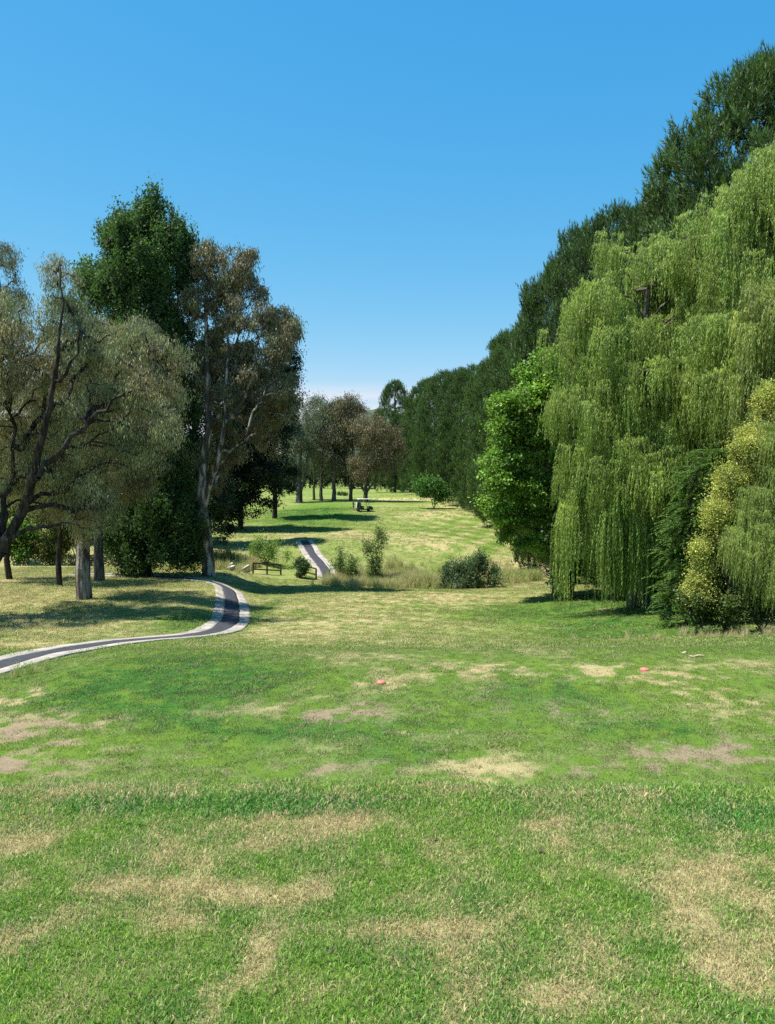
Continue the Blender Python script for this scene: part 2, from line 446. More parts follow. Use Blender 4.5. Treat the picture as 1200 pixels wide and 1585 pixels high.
# ------------------------------------------------------------------ ground sheet
def axis(a0, a1, s0, grow, smax=1e9):
    v = [a0]; s = s0
    while v[-1] < a1:
        v.append(v[-1] + s); s = min(s * grow, smax)
    v[-1] = a1
    return v
ys = axis(0, 12, .06, 1.004) ; ys = ys[:-1] + axis(12, 30, .12, 1.006) ; ys = ys[:-1] + axis(30, 140, .28, 1.004); ys = ys[:-1] + axis(140, 9000, .7, 1.045)
ys = [-y for y in axis(0, 60, .4, 1.08)][::-1][:-1] + ys
xh = axis(0, 8, .09, 1.0) ; xh = xh[:-1] + axis(8, 50, .16, 1.012) ; xh = xh[:-1] + axis(50, 7000, .9, 1.06)
xs = [-x for x in xh][::-1][:-1] + xh
xs = np.array(xs); ys = np.array(ys)
GX, GY = np.meshgrid(xs, ys)
GZ = height(GX, GY)
V = np.stack([GX.ravel(), GY.ravel(), GZ.ravel()], 1)
nx, ny = len(xs), len(ys)
idx = np.arange(nx * ny).reshape(ny, nx)
Fq = np.stack([idx[:-1, :-1].ravel(), idx[:-1, 1:].ravel(), idx[1:, 1:].ravel(), idx[1:, :-1].ravel()], 1)
gm = np_mesh('ground', V, Fq, 4, smooth=True)
ta = gm.attributes.new('turf', 'FLOAT_COLOR', 'POINT')
tt = turf(GX.ravel(), GY.ravel())
cc = np.ones((len(V), 4), np.float32)
for i in range(3): cc[:, i] = tt[i]
ta.data.foreach_set('color', cc.ravel())
M_ground = ground_mat()
g = mesh_obj('ground', gm, None, M_ground, 'structure')

# far hills
M_hill = plain('hill_forest', (.05, .075, .04), .95, var=.35, scale=.01, bump=0)
def hills(name, dist, hgt, seed, x0, x1, peak=None):
    n = 160; k = 14
    X = np.linspace(x0, x1, n); T = np.linspace(0, 1, k)
    V = []
    for j, t in enumerate(T):
        prof = math.sin(math.pi * min(t, 1)) ** .8
        ridge = hgt * (.55 + .45 * fbm(X, X * 0 + seed, 1400, 4, seed))
        if peak: ridge = ridge + peak[1] * np.exp(-((X - peak[0]) / peak[2]) ** 2)
        z = ridge * prof * (1 + .10 * fbm(X, X * 0 + t * 900, 350, 3, seed + 4))
        V.append(np.stack([X, np.full(n, dist + t * 1500), z + 5 - (8 if prof < 1e-3 else 0)], 1))
    V = np.concatenate(V); ii = np.arange(n * k).reshape(k, n)
    Fq = np.stack([ii[:-1, :-1].ravel(), ii[:-1, 1:].ravel(), ii[1:, 1:].ravel(), ii[1:, :-1].ravel()], 1)
    o = mesh_obj(name, np_mesh(name, V, Fq, 4, smooth=True), None, M_hill, 'structure')
    return o
hills('hills', 4200, 230, 4, -6000, 6000, peak=(-80, 250, 420))

# ------------------------------------------------------------------ cart path
M_conc = plain('path_concrete', (.32, .29, .245), .9, var=.3, scale=1.1, bump=.4, spec=.2)
M_asph = plain('path_asphalt', (.045, .046, .054), .9, var=.25, scale=4, bump=.5, spec=.2)
def smooth_line(pts, step=.35, it=3):
    P = np.array(pts, float)
    for _ in range(it):
        Q = [P[0]]
        for a, b in zip(P[:-1], P[1:]): Q += [a * .75 + b * .25, a * .25 + b * .75]
        Q.append(P[-1]); P = np.array(Q)
    seg = np.linalg.norm(np.diff(P, axis=0), axis=1); s = np.r_[0, np.cumsum(seg)]
    n = max(2, int(s[-1] / step)); t = np.linspace(0, s[-1], n)
    return np.stack([np.interp(t, s, P[:, 0]), np.interp(t, s, P[:, 1])], 1)
PATH_LINES = []
def ribbon(name, line, o0, o1, lift, mat, parent, jitter=.0, nw=5):
    T = np.gradient(line, axis=0); T /= np.linalg.norm(T, axis=1)[:, None]
    N = np.stack([T[:, 1], -T[:, 0]], 1)
    rows = []
    s = np.r_[0, np.cumsum(np.linalg.norm(np.diff(line, axis=0), axis=1))]
    for k in range(nw):
        w = o0 + (o1 - o0) * k / (nw - 1)
        if jitter and k in (0, nw - 1): w = w + jitter * vnoise(s, s * 0, 1.3, 5 + k) 
        p = line + N * (w[:, None] if not np.isscalar(w) else w)
        rows.append(np.c_[p, height(p[:, 0], p[:, 1]) + lift])
    top = np.array(rows)                      # nw, n, 3
    lo0 = top[0].copy(); lo0[:, 2] -= .16; lo1 = top[-1].copy(); lo1[:, 2] -= .16
    allr = np.concatenate([lo0[None], top, lo1[None]])
    K, n = allr.shape[:2]; ii = np.arange(K * n).reshape(K, n)
    Fq = np.stack([ii[:-1, :-1].ravel(), ii[:-1, 1:].ravel(), ii[1:, 1:].ravel(), ii[1:, :-1].ravel()], 1)
    return mesh_obj(name, np_mesh(name, allr.reshape(-1, 3), Fq, 4), parent, mat)
def path(line, w=1.04):
    root = bpy.data.objects.new('path', None); COL.objects.link(root); root['kind'] = 'structure'
    PATH_LINES.append(line)
    a = .46
    ribbon('concrete_band', line, -w, -a, .06, M_conc, root, .06)
    ribbon('concrete_band', line, a, w, .06, M_conc, root, .06)
    ribbon('asphalt_strip', line, -a, a, .05, M_asph, root, 0)
    return root
pc = [(-60, 1050), (0, 1031), (70, 1012), (150, 998), (230, 990.5), (290, 986), (318, 982), (336, 977.5), (350, 970), (358, 960), (360, 945), (359, 928), (355, 913), (342, 905.5), (322, 900.5), (290, 896.5), (250, 893)]
P1 = [ground(*p, d0=12)[:2] for p in pc]
print('PATH', [tuple(np.round(p, 1)) for p in P1])
P1 = [P1[0] + (P1[0] - P1[1]) * 1.2] + P1 + [P1[-1] + np.array([-8, 1.5])]
path(smooth_line(P1))
pc = [(490, 884), (487, 872), (478, 852), (470, 838)]
P2 = [gp(507, 79)[:2], gp(500, 83.5)[:2], gp(483, 90)[:2], gp(470, 95.8)[:2]]
path(smooth_line(P2))

def near_path(x, y, r):
    m = np.zeros(len(x), bool)
    for L in PATH_LINES:
        q = L[::2]
        for i in range(0, len(q)):
            m |= (np.abs(x - q[i, 0]) < r) & (np.abs(y - q[i, 1]) < r) & (np.hypot(x - q[i, 0], y - q[i, 1]) < r)
    return m

# ------------------------------------------------------------------ grass (geometry-node scatter of blade tufts)
def grass_mat(gain=1.0):
    m, n, l = new_mat('grass_blade')
    out = n.new('ShaderNodeOutputMaterial')
    a = n.new('ShaderNodeAttribute'); a.attribute_type = 'INSTANCER'; a.attribute_name = 'mixv'
    sp = n.new('ShaderNodeSeparateXYZ'); l.new(a.outputs['Vector'], sp.inputs[0])
    rb = n.new('ShaderNodeAttribute'); rb.attribute_name = 'tint'
    rs = n.new('ShaderNodeSeparateColor'); l.new(rb.outputs['Color'], rs.inputs[0])
    # blade is straw when its own random number is under the dryness
    def step(sock, rnd, k=6):
        q = n.new('ShaderNodeMath'); q.operation = 'SUBTRACT'; l.new(sock, q.inputs[0]); l.new(rnd, q.inputs[1])
        w = n.new('ShaderNodeMath'); w.operation = 'MULTIPLY_ADD'; w.inputs[1].default_value = k; w.inputs[2].default_value = .5; w.use_clamp = True
        l.new(q.outputs[0], w.inputs[0]); return w.outputs[0]
    dry = step(sp.outputs[0], rs.outputs[0], 3); dirt = step(sp.outputs[1], rs.outputs[1], 3)
    c = turf_colour_nodes(n, l, dry, dirt, sp.outputs[2], tuple(q / gain ** .8 for q in STRAW))
    mr = n.new('ShaderNodeMapRange'); mr.inputs[3].default_value = .95 * gain; mr.inputs[4].default_value = 1.85 * gain; l.new(rs.outputs[2], mr.inputs[0])
    mx = n.new('ShaderNodeMix'); mx.data_type = 'RGBA'; mx.blend_type = 'MULTIPLY'; mx.inputs[0].default_value = 1
    l.new(c, mx.inputs[6]); l.new(mr.outputs[0], mx.inputs[7])
    p = n.new('ShaderNodeBsdfPrincipled'); p.inputs['Roughness'].default_value = .55; p.inputs['Specular IOR Level'].default_value = .25
    t = n.new('ShaderNodeBsdfTranslucent'); s = n.new('ShaderNodeMixShader'); s.inputs[0].default_value = .4
    l.new(mx.outputs[2], p.inputs['Base Color']); l.new(mx.outputs[2], t.inputs['Color'])
    l.new(p.outputs[0], s.inputs[1]); l.new(t.outputs[0], s.inputs[2]); l.new(s.outputs[0], out.inputs[0])
    return m
M_grass = grass_mat(1.0); M_turf = grass_mat(1.66)
hidden = bpy.data.collections.new('grass_sources')   # sources only: never linked to the scene

def tuft(name, nb, rad, h, w, lean, seed, seg=2, mat=None):
    rg = np.random.default_rng(seed)
    r = rad * np.sqrt(rg.random(nb)); t = rg.random(nb) * 6.283
    base = np.stack([r * np.cos(t), r * np.sin(t), np.full(nb, -.003)], 1)
    d = rg.random(nb) * 6.283; ln = lean * (.3 + rg.random(nb)) ; H = h * (.5 + .7 * rg.random(nb)); W = w * (.7 + .6 * rg.random(nb))
    D = np.stack([np.cos(d), np.sin(d), np.zeros(nb)], 1)
    fa = rg.random(nb) * 6.283; S = np.stack([np.cos(fa), np.sin(fa), np.zeros(nb)], 1)
    mid = base + np.stack([D[:, 0] * ln * H * .4, D[:, 1] * ln * H * .4, H * .6], 1)
    tip = base + np.stack([D[:, 0] * ln * H * 1.1, D[:, 1] * ln * H * 1.1, H * (1 - .25 * np.minimum(ln, 1.5))], 1)
    sw = S * W[:, None] / 2
    V = np.stack([base - sw, base + sw, mid + sw * .8, mid - sw * .8, tip], 1).reshape(-1, 3)
    b = np.arange(nb) * 5
    T = np.stack([np.stack([b, b + 1, b + 2], 1), np.stack([b, b + 2, b + 3], 1), np.stack([b + 3, b + 2, b + 4], 1)], 1).reshape(-1, 3)
    col = np.repeat(rg.random((nb, 3)), 3, axis=0)
    me = np_mesh(name, V, T, 3, face_col=col); me.materials.append(mat or M_grass)
    o = bpy.data.objects.new(name, me)
    return o

def scatter(name, P, scl, rot, mix, srcs, label, cat='grass'):
    n = len(P)
    me = bpy.data.meshes.new(name); me.vertices.add(n); me.vertices.foreach_set('co', np.ascontiguousarray(P, np.float32).ravel())
    def fa(nm, tp, arr, key):
        a = me.attributes.new(nm, tp, 'POINT'); a.data.foreach_set(key, np.ascontiguousarray(arr, np.float32).ravel())
    fa('scl', 'FLOAT', scl, 'value'); fa('rotv', 'FLOAT_VECTOR', rot, 'vector'); fa('mixv', 'FLOAT_VECTOR', mix, 'vector')
    ai = me.attributes.new('pick', 'INT', 'POINT'); ai.data.foreach_set('value', np.random.default_rng(n).integers(0, len(srcs), n).astype(np.int32))
    o = mesh_obj(name, me, None, M_grass, 'stuff'); tag(o, label, cat)
    coll = bpy.data.collections.new(name + '_source')
    for s_ in srcs: coll.objects.link(s_)
    ng = bpy.data.node_groups.new(name + '_nodes', 'GeometryNodeTree')
    ng.interface.new_socket('Geometry', in_out='INPUT', socket_type='NodeSocketGeometry')
    ng.interface.new_socket('Geometry', in_out='OUTPUT', socket_type='NodeSocketGeometry')
    N, L = ng.nodes, ng.links
    gi = N.new('NodeGroupInput'); go = N.new('NodeGroupOutput')
    iop = N.new('GeometryNodeInstanceOnPoints'); ci = N.new('GeometryNodeCollectionInfo')
    ci.inputs['Collection'].default_value = coll; ci.inputs['Separate Children'].default_value = True; ci.inputs['Reset Children'].default_value = True
    def na(nm, tp):
        x = N.new('GeometryNodeInputNamedAttribute'); x.data_type = tp; x.inputs['Name'].default_value = nm; return x.outputs[0]
    L.new(gi.outputs[0], iop.inputs['Points']); L.new(ci.outputs[0], iop.inputs['Instance'])
    iop.inputs['Pick Instance'].default_value = True
    L.new(na('pick', 'INT'), iop.inputs['Instance Index'])
    er = N.new('FunctionNodeEulerToRotation'); L.new(na('rotv', 'FLOAT_VECTOR'), er.inputs[0]); L.new(er.outputs[0], iop.inputs['Rotation'])
    L.new(na('scl', 'FLOAT'), iop.inputs['Scale']); L.new(iop.outputs[0], go.inputs[0])
    md = o.modifiers.new('scatter', 'NODES'); md.node_group = ng
    return o

def field(name, y0, y1, dens, srcs, label, half=.52, pad=1.0, seed=0, hfun=None, keep=None, xlim=None):
    rg = np.random.default_rng(seed)
    A = (half * (y0 + y1) + 2 * pad) * (y1 - y0)
    n = int(A * dens); 
    y = y0 + (y1 - y0) * rg.random(int(n * 1.6)); x = (rg.random(len(y)) * 2 - 1) * (half * y1 + pad)
    m = np.abs(x) < half * y + pad
    x = x[m][:n]; y = y[m][:n]
    m = ~near_path(x, y, 1.04) if y1 > 20 else np.ones(len(x), bool)
    if keep is not None: m &= keep(x, y, rg)
    x = x[m]; y = y[m]
    z = height(x, y)
    d, di, lu = turf(x, y)
    m = rg.random(len(x)) > di * .6          # bare earth carries less grass
    x, y, z, d, di, lu = [q[m] for q in (x, y, z, d, di, lu)]
    n = len(x)
    sc = (.6 + .8 * rg.random(n)) * (1 + .3 * lu - .3 * d)
    if hfun is not None: sc = sc * hfun(x, y)
    jit = .16 * rg.standard_normal((n, 3))
    mix = np.clip(np.stack([d, di, lu], 1) + jit, 0, 1)
    rot = np.stack([.15 * rg.standard_normal(n), .15 * rg.standard_normal(n), rg.random(n) * 6.28], 1)
    print(name, n)
    return scatter(name, np.stack([x, y, z], 1), sc, rot, mix, srcs, label)

tN = [tuft('blade_tuft', 27, .042, .0165, .0032, .65, 10 + i, mat=M_turf) for i in range(10)]
tN2 = [tuft('lower_tuft', 34, .10, .030, .0055, 1.0, 30 + i) for i in range(8)]
tM = [tuft('rough_tuft', 44, .26, .060, .014, 1.0, 50 + i) for i in range(8)]
tF = [tuft('fairway_tuft', 50, .60, .075, .030, 1.1, 70 + i) for i in range(6)]
def h1(x, y): return 1 + .45 * np.exp(-((y - 4.15) / .25) ** 2) * (.6 + .8 * (fbm(x, y, .5, 2, 3) * .5 + .5))
field('upper_tee_grass', .4, 4.9, 2300, tN, 'patchy green and straw coloured grass of the raised tee in the foreground', pad=3.2, seed=1, hfun=h1)
field('tee_bank_grass', 4.9, 10.2, 260, tN, 'grass on the bank dropping from the raised tee to the lower tee', pad=4, seed=2, hfun=lambda x, y: 1.6)
field('lower_tee_grass', 10.2, 24, 95, tN2, 'short green grass of the lower tee with dry bare patches', pad=4.5, seed=3, hfun=lambda x, y: 1 + .35 * fbm(x, y, .9, 2, 8))
field('fairway_grass', 24, 76, 13, tM, 'mown pale green grass sloping down to the creek', pad=5, seed=4, hfun=lambda x, y: 1 + .5 * sm((-x - 12) / 5) + .3 * fbm(x, y, 2.5, 2, 8))
field('far_fairway_grass', 82, 140, 2.4, tF, 'mown fairway grass beyond the creek', pad=5, seed=5)

# ------------------------------------------------------------------ trees
def unit(v): return v / np.maximum(np.linalg.norm(v, axis=-1, keepdims=True), 1e-9)

def leaves_mesh(name, P, A, Wd, L, W, col, tri=False):
    L = np.asarray(L)[:, None]; W = np.asarray(W)[:, None]
    n = len(P)
    if tri:
        V = np.stack([P - Wd * W / 2, P + Wd * W / 2, P + A * L], 1).reshape(-1, 3)
        return np_mesh(name, V, np.arange(n * 3).reshape(-1, 3), 3, face_col=col)
    V = np.stack([P, P + A * L * .45 + Wd * W / 2, P + A * L, P + A * L * .45 - Wd * W / 2], 1).reshape(-1, 3)
    return np_mesh(name, V, np.arange(n * 4).reshape(-1, 4), 4, face_col=col)

def branch_mesh(name, nodes, par, rad, sides=6, rough=.12, seed=0):
    """one tapered cone per edge, thick ones more sides"""
    Vs, Fs, off = [], [], 0
    nodes = np.asarray(nodes); par = np.asarray(par); rad = np.asarray(rad)
    rg = np.random.default_rng(seed)
    ch = np.where(par >= 0)[0]
    for big, k in ((True, 12), (False, 4)):
        e = ch[(rad[ch] > .09) == big]
        if len(e) == 0: continue
        a = nodes[par[e]]; b = nodes[e]; ra = np.minimum(rad[par[e]], rad[e] * 1.6); rb = rad[e]
        z = unit(b - a); ref = np.where(np.abs(z[:, 2:3]) < .9, np.array([[0, 0, 1.]]), np.array([[1., 0, 0]]))
        x = unit(np.cross(ref, z)); y = np.cross(z, x)
        # fixed world frame for near-vertical pieces keeps consecutive rings lined up
        t = np.arange(k) / k * 6.28318
        cs, sn = np.cos(t), np.sin(t)
        ring = x[:, None, :] * cs[None, :, None] + y[:, None, :] * sn[None, :, None]
        wob = 1 + rough * np.sin(3 * t + 1.3)[None, :, None] * (.5 + 0 * ra[:, None, None]) + rough * np.sin(5 * t)[None, :, None] * .6
        A_ = (a - z * ra[:, None] * .15)[:, None, :] + ring * ra[:, None, None] * wob; B_ = b[:, None, :] + ring * rb[:, None, None] * wob
        V = np.concatenate([A_, B_], 1).reshape(-1, 3)
        base = (np.arange(len(e)) * 2 * k)[:, None]
        i = np.arange(k)[None]; j = (np.arange(k)[None] + 1) % k
        Fq = np.stack([base + i, base + j, base + k + j, base + k + i], -1).reshape(-1, 4) + off
        Vs.append(V); Fs.append(Fq); off += len(V)
    return np_mesh(name, np.concatenate(Vs), np.concatenate(Fs), 4, smooth=True)

def skeleton(limbs, attract, rg, up=.25, tip=.018, power=2.2, wander=.12, scalelen=.55):
    """limbs: list of (points (n,3), r0, r1). attract: (m,3). Returns nodes, parents, radii"""
    nodes = []; par = []; forced = []
    first = True
    for pts, r0, r1 in limbs:
        pts = np.asarray(pts, float)
        # subdivide with Catmull-like smoothing
        Q = [pts[0]]
        for i in range(len(pts) - 1):
            p0 = pts[max(i - 1, 0)]; p1 = pts[i]; p2 = pts[i + 1]; p3 = pts[min(i + 2, len(pts) - 1)]
            for t in (.25, .5, .75, 1.0):
                Q.append(.5 * ((2 * p1) + (-p0 + p2) * t + (2 * p0 - 5 * p1 + 4 * p2 - p3) * t * t + (-p0 + 3 * p1 - 3 * p2 + p3) * t ** 3))
        Q = np.array(Q); jit = rg.standard_normal(Q.shape) * (.02 + .10 * r0 * np.linspace(0, 1, len(Q)))[:, None] * (1 + 2 * (r0 < .3)); jit[0] = 0; Q = Q + jit
        if first: last = -1; start = 0
        else:
            arr = np.array(nodes); last = int(np.argmin(np.linalg.norm(arr - Q[0], axis=1))); start = 1
        for k in range(start, len(Q)):
            nodes.append(Q[k]); par.append(last); last = len(nodes) - 1
            forced.append(r0 + (r1 - r0) * k / (len(Q) - 1))
        first = False
    nl = len(nodes)
    cap = nl + len(attract) * 4
    N = np.zeros((cap, 3)); N[:nl] = nodes
    plen = np.zeros(cap)
    for i in range(nl): plen[i] = 0 if par[i] < 0 else plen[par[i]] + np.linalg.norm(N[i] - N[par[i]])
    cnt = nl; tips = []
    lo = nl // 4 if len(limbs) == 1 else 3
    dist = np.min(np.linalg.norm(attract[:, None] - N[None, lo:nl], axis=2), axis=1)
    for q in np.argsort(dist):
        p = attract[q]
        d = np.linalg.norm(N[:cnt] - p, axis=1)
        cost = d + scalelen * .25 * plen[:cnt] + 1.2 * np.maximum(N[:cnt, 2] - p[2], 0)
        cost[:lo] += 50
        j = int(np.argmin(cost)); a = N[j]; dd = d[j]
        k = 3 if dd > 1.2 else (2 if dd > .5 else 1)
        last = j
        for s in range(1, k + 1):
            t = s / k
            m = a + (p - a) * t
            if s < k: m = m + rg.standard_normal(3) * dd * wander * .5 + np.array([0, 0, up * dd * math.sin(math.pi * t) * .5])
            N[cnt] = m; par.append(last); forced.append(0); plen[cnt] = plen[last] + dd / k; last = cnt; cnt += 1
        tips.append(last)
    N = N[:cnt]; par = np.array(par); forced = np.array(forced)
    acc = np.zeros(cnt); acc[tips] += tip ** power
    for i in range(cnt - 1, 0, -1):
        if acc[i] == 0: acc[i] = tip ** power
        if par[i] >= 0: acc[par[i]] += acc[i]
    rad = acc ** (1 / power)
    rad = np.where(forced > 0, forced, np.minimum(rad, .22))
    return N, par, rad, np.array(tips)

def lobes_points(lobes, n, rg, shell=.5, lump=1.0):
    """lobes: list of (centre, radii). each lobe carries rounded lumps of foliage on its surface; clusters sit on the lumps"""
    vol = np.array([r[0] * r[1] * r[2] for _, r in lobes]) ** .72
    subC, subR, subD, wt = [], [], [], []
    for (c, r), v in zip(lobes, vol):
        g_ = float(np.prod(r) ** (1 / 3)); sr = min(lump, .5 * g_)
        k = int(np.clip(5.5 * (g_ / sr) ** 2 * .36, 5, 40))
        d = unit(rg.standard_normal((k, 3))); d[:, 2] = np.abs(d[:, 2]) * np.where(rg.random(k) < .3, -1, 1)
        q = (.58 + .28 * rg.random(k))[:, None]
        rad = sr * (.65 + .75 * rg.random(k))
        subC.append(c + d * r * q); subR.append(rad); subD.append(d); wt.append(v * rad ** 2 / (rad ** 2).sum())
    subC = np.concatenate(subC); subR = np.concatenate(subR); subD = np.concatenate(subD); wt = np.concatenate(wt)
    ins = rg.random(n) > .84
    p = rg.choice(len(subR), n, p=wt / wt.sum())
    e = unit(rg.standard_normal((n, 3)) + subD[p] * .5 + np.array([0, 0, .35]))
    P = subC[p] + e * (subR[p] * (.45 + .55 * rg.random(n)))[:, None] * np.array([1, 1, .8])
    pick = rg.choice(len(lobes), n, p=vol / vol.sum())
    C = np.array([l[0] for l in lobes])[pick]; Rr = np.array([l[1] for l in lobes])[pick]
    d2 = unit(rg.standard_normal((n, 3))); P2 = C + d2 * Rr * (rg.random(n) ** .5 * .8)[:, None]
    P = np.where(ins[:, None], P2, P); O = np.where(ins[:, None], d2, unit(e + subD[p] * .6))
    return P, O

def lob(cx, cy, rx, ry, D, dep=None):
    c = at(cx, cy, D); k = D / F
    return (c, np.array([rx * k, (dep if dep else rx * k), ry * k]))

def cluster_leaves(C, outward, per, cr, rg, kind, L, W, cols, colvar=.18, clvar=.22, flat=1.0):
    n = len(C)
    cnt = np.maximum(1, rg.poisson(per, n))
    i = np.repeat(np.arange(n), cnt); m = len(i)
    off = rg.standard_normal((m, 3)) * .55; off[:, 2] *= flat
    P = C[i] + off * (cr * (.7 + .6 * rg.random(n)))[i][:, None]
    O = outward[i]
    rnd = unit(rg.standard_normal((m, 3)))
    if kind == 'droop':
        A = unit(np.stack([.45 * rnd[:, 0] + .15 * O[:, 0], .45 * rnd[:, 1] + .15 * O[:, 1], -1 + .5 * rnd[:, 2]], 1))
    elif kind == 'up':
        A = unit(rnd * .8 + O * .35 + np.array([0, 0, .55]))
    elif kind == 'side':
        A = unit(rnd + O * .5 + np.array([0, 0, -.25]))
    else: A = rnd
    Wd = unit(np.cross(A, unit(rg.standard_normal((m, 3)) + np.array([0, 0, .0 if kind == 'droop' else .9]))))
    cols = np.array(cols); w = rg.dirichlet(np.ones(len(cols)) * .6, n)
    cc_ = (w @ cols) * np.exp(clvar * rg.standard_normal(n))[:, None]
    c = cc_[i] * np.exp(colvar * rg.standard_normal(m))[:, None]
    lv = (.7 + .6 * rg.random(m))
    return P, A, Wd, L * lv, W * lv, c

def tree(name, label, cat, base, limbs, lobes, ncl, per, cr, kind, L, W, cols, mat, bark, seed, group=None, shell=.5, tri=False, flat=1., up=.25, tip=.018, extra=None, wander=.12, colmod=None, clvar=.22, lump=1.0):
    rg = np.random.default_rng(seed)
    C, O = lobes_points(lobes, ncl, rg, shell, lump)
    gz = height(C[:, 0], C[:, 1]) + .25; C[:, 2] = np.maximum(C[:, 2], gz)
    nodes, par, rad, tips = skeleton(limbs, C, rg, up=up, tip=tip, wander=wander)
    root = empty(name, base, label, cat, group)
    b = np.array(base)
    mesh_obj('trunk', branch_mesh('trunk', nodes - b, par, rad, seed=seed), root, bark)
    P, A, Wd, Ls, Ws, c = cluster_leaves(C, O, per, cr, rg, kind, L, W, cols, flat=flat, clvar=clvar)
    if colmod is not None: c = colmod(P, c, rg)
    gz = height(P[:, 0], P[:, 1]); ok = P[:, 2] > gz + .08
    P, A, Wd, Ls, Ws, c = P[ok], A[ok], Wd[ok], Ls[ok], Ws[ok], c[ok]
    mesh_obj('crown', leaves_mesh('crown', P - b, A, Wd, Ls, Ws, c, tri), root, mat, 'stuff')
    TR.append((name, len(P) * (1 if tri else 2)))
    return root
TR = []

GUMC = [(.225, .25, .115), (.30, .30, .155), (.165, .205, .10), (.26, .24, .145)]
GUMB = [(.22, .195, .11), (.16, .165, .085), (.26, .215, .13), (.20, .22, .09)]

def pxl(pts, D):            # limb in photograph pixels, D scalar or list
    Ds = D if isinstance(D, (list, tuple)) else [D] * len(pts)
    return np.array([at(p[0], p[1], d) for p, d in zip(pts, Ds)])

# L1: leaning gum whose trunk stands left of the frame
b = gp(-42, 42)
pxs = lambda pts, D: pxl(pts, [d - 2 for d in D])
limbs = [(np.vstack([b, pxs([(-22, 890), (2, 850), (28, 805), (50, 745), (72, 655), (87, 570), (93, 490), (92, 405)], [44, 44, 44, 43.8, 43.5, 43.3, 43, 43])]), .40, .02),
         (pxs([(50, 745), (100, 690), (150, 640), (200, 605), (245, 560)], [43.8, 43.4, 43.6, 44, 44.5]), .17, .02),
         (pxs([(10, 838), (45, 818), (85, 812), (112, 810)], [44, 43.4, 43, 42.6]), .15, .05),
         (pxs([(87, 600), (118, 545), (130, 485)], [43.4, 43, 42.8]), .10, .02),
         (pxs([(2, 850), (8, 770), (22, 735), (20, 640), (5, 560)], [44, 45, 45.5, 46, 46]), .16, .05),
         (pxs([(2, 850), (-40, 740), (-80, 640), (-110, 540)], [44, 45, 45, 45]), .3, .06)]
lobes = [lob(60, 520, 85, 80, 44.1, 2.94), lob(40, 620, 80, 90, 45.1, 3.13), lob(140, 560, 70, 75, 44.1, 2.76), lob(215, 570, 62, 62, 43.6, 2.39), lob(160, 660, 90, 75, 44.1, 2.76),
         lob(245, 640, 42, 55, 43.1, 2.02), lob(20, 720, 60, 60, 46.1, 2.76), lob(92, 450, 32, 42, 43.6, 1.29), lob(-100, 600, 110, 130, 41, 4), lob(-130, 720, 90, 80, 41, 3.6), lob(130, 740, 60, 45, 44.1, 1.84), lob(150, 800, 40, 34, 44.1, 1.1), lob(60, 760, 50, 40, 45.1, 1.84)]
tree('gum_tree', 'grey green gum tree at the left edge, its dark trunk leaning into the picture', 'tree', b, limbs, lobes, 1700, 98, .46, 'droop', .18, .042, GUMC, M_gum, B_dark, 101, 'gum trees left of the path', shell=.45, tri=True,
     colmod=lambda P, c, rg: c * np.where((fbm(P[:, 0], P[:, 2], 1.8, 2, 4) > .32)[:, None], np.array([1.12, .95, .97]), 1.0))
# L2: pale-barked gum
b = gp(128, 50)
limbs = [(np.vstack([b, pxl([(128, 880), (131, 840), (140, 800), (158, 740), (168, 690), (185, 620), (195, 540)], 50)]), .50, .08),
         (pxl([(140, 800), (175, 775), (215, 755), (250, 730)], [50, 49.5, 49, 48.5]), .14, .04),
         (pxl([(150, 770), (200, 700), (245, 660), (275, 630)], [50, 49.5, 49.2, 49]), .16, .04),
         (pxl([(131, 845), (110, 760), (85, 690), (70, 610)], [50, 50.5, 51, 51]), .22, .05)]
lobes = [lob(200, 620, 78, 80, 50, 3.2), lob(150, 700, 90, 80, 51, 3.4), lob(235, 700, 50, 55, 49.5, 2.2), lob(100, 640, 60, 70, 52, 2.6), lob(175, 540, 55, 50, 51, 2.2), lob(128, 780, 40, 45, 49.5, 1.5), lob(195, 760, 50, 30, 50, 1.6)]
tree('gum_tree', 'gum tree with a thick pale flaking trunk left of the path bend', 'tree', b, limbs, lobes, 1250, 98, .46, 'droop', .18, .042, GUMC, M_gum, B_gum, 102, 'gum trees left of the path', shell=.45, tri=True)
# L0: gum behind at the left edge
b = gp(-15, 60)
limbs = [(np.vstack([b, pxl([(-12, 800), (-5, 650), (5, 520), (0, 420)], 60)]), .35, .05)]
lobes = [lob(-5, 440, 40, 60, 60, 2.2), lob(-35, 520, 70, 90, 60, 3.5), lob(15, 500, 30, 50, 60, 2), lob(-20, 640, 70, 70, 60, 3)]
tree('gum_tree', 'thin gum cut by the left edge of the photo, its top against the sky', 'tree', b, limbs, lobes, 460, 88, .45, 'droop', .19, .045, [(.19, .205, .12), (.24, .235, .15), (.15, .17, .10)], M_gum, B_dark, 103, 'gum trees left of the path')
# smaller trunks on the left lawn
def small_gum(px, D, topy, wpx, label, seed, r=.2, lean=6, bark=B_dark, cy0=None):
    b = gp(px, D)
    limbs = [(np.vstack([b, pxl([(px + lean * .3, 830), (px + lean, 770), (px + lean * 1.4, (topy + 770) / 2), (px + lean * 1.5, topy + 25)], D)]), r, .04)]
    cy0 = cy0 or (topy + 790) / 2
    lobes = [lob(px + lean, cy0, wpx, (800 - topy) / 2, D), lob(px + lean + wpx * .5, cy0 - 25, wpx * .7, 50, D), lob(px - wpx * .5, cy0 + 15, wpx * .6, 50, D)]
    return tree('gum_tree', label, 'tree', b, limbs, lobes, 220, 90, .6, 'droop', .18, .042, [(.11, .14, .055), (.17, .17, .08), (.13, .13, .09)], M_gum, bark, seed, 'gum trees left of the path')
small_gum(90, 58, 640, 42, 'small dark forked gum just left of the thick pale trunk', 110, .22, 8)
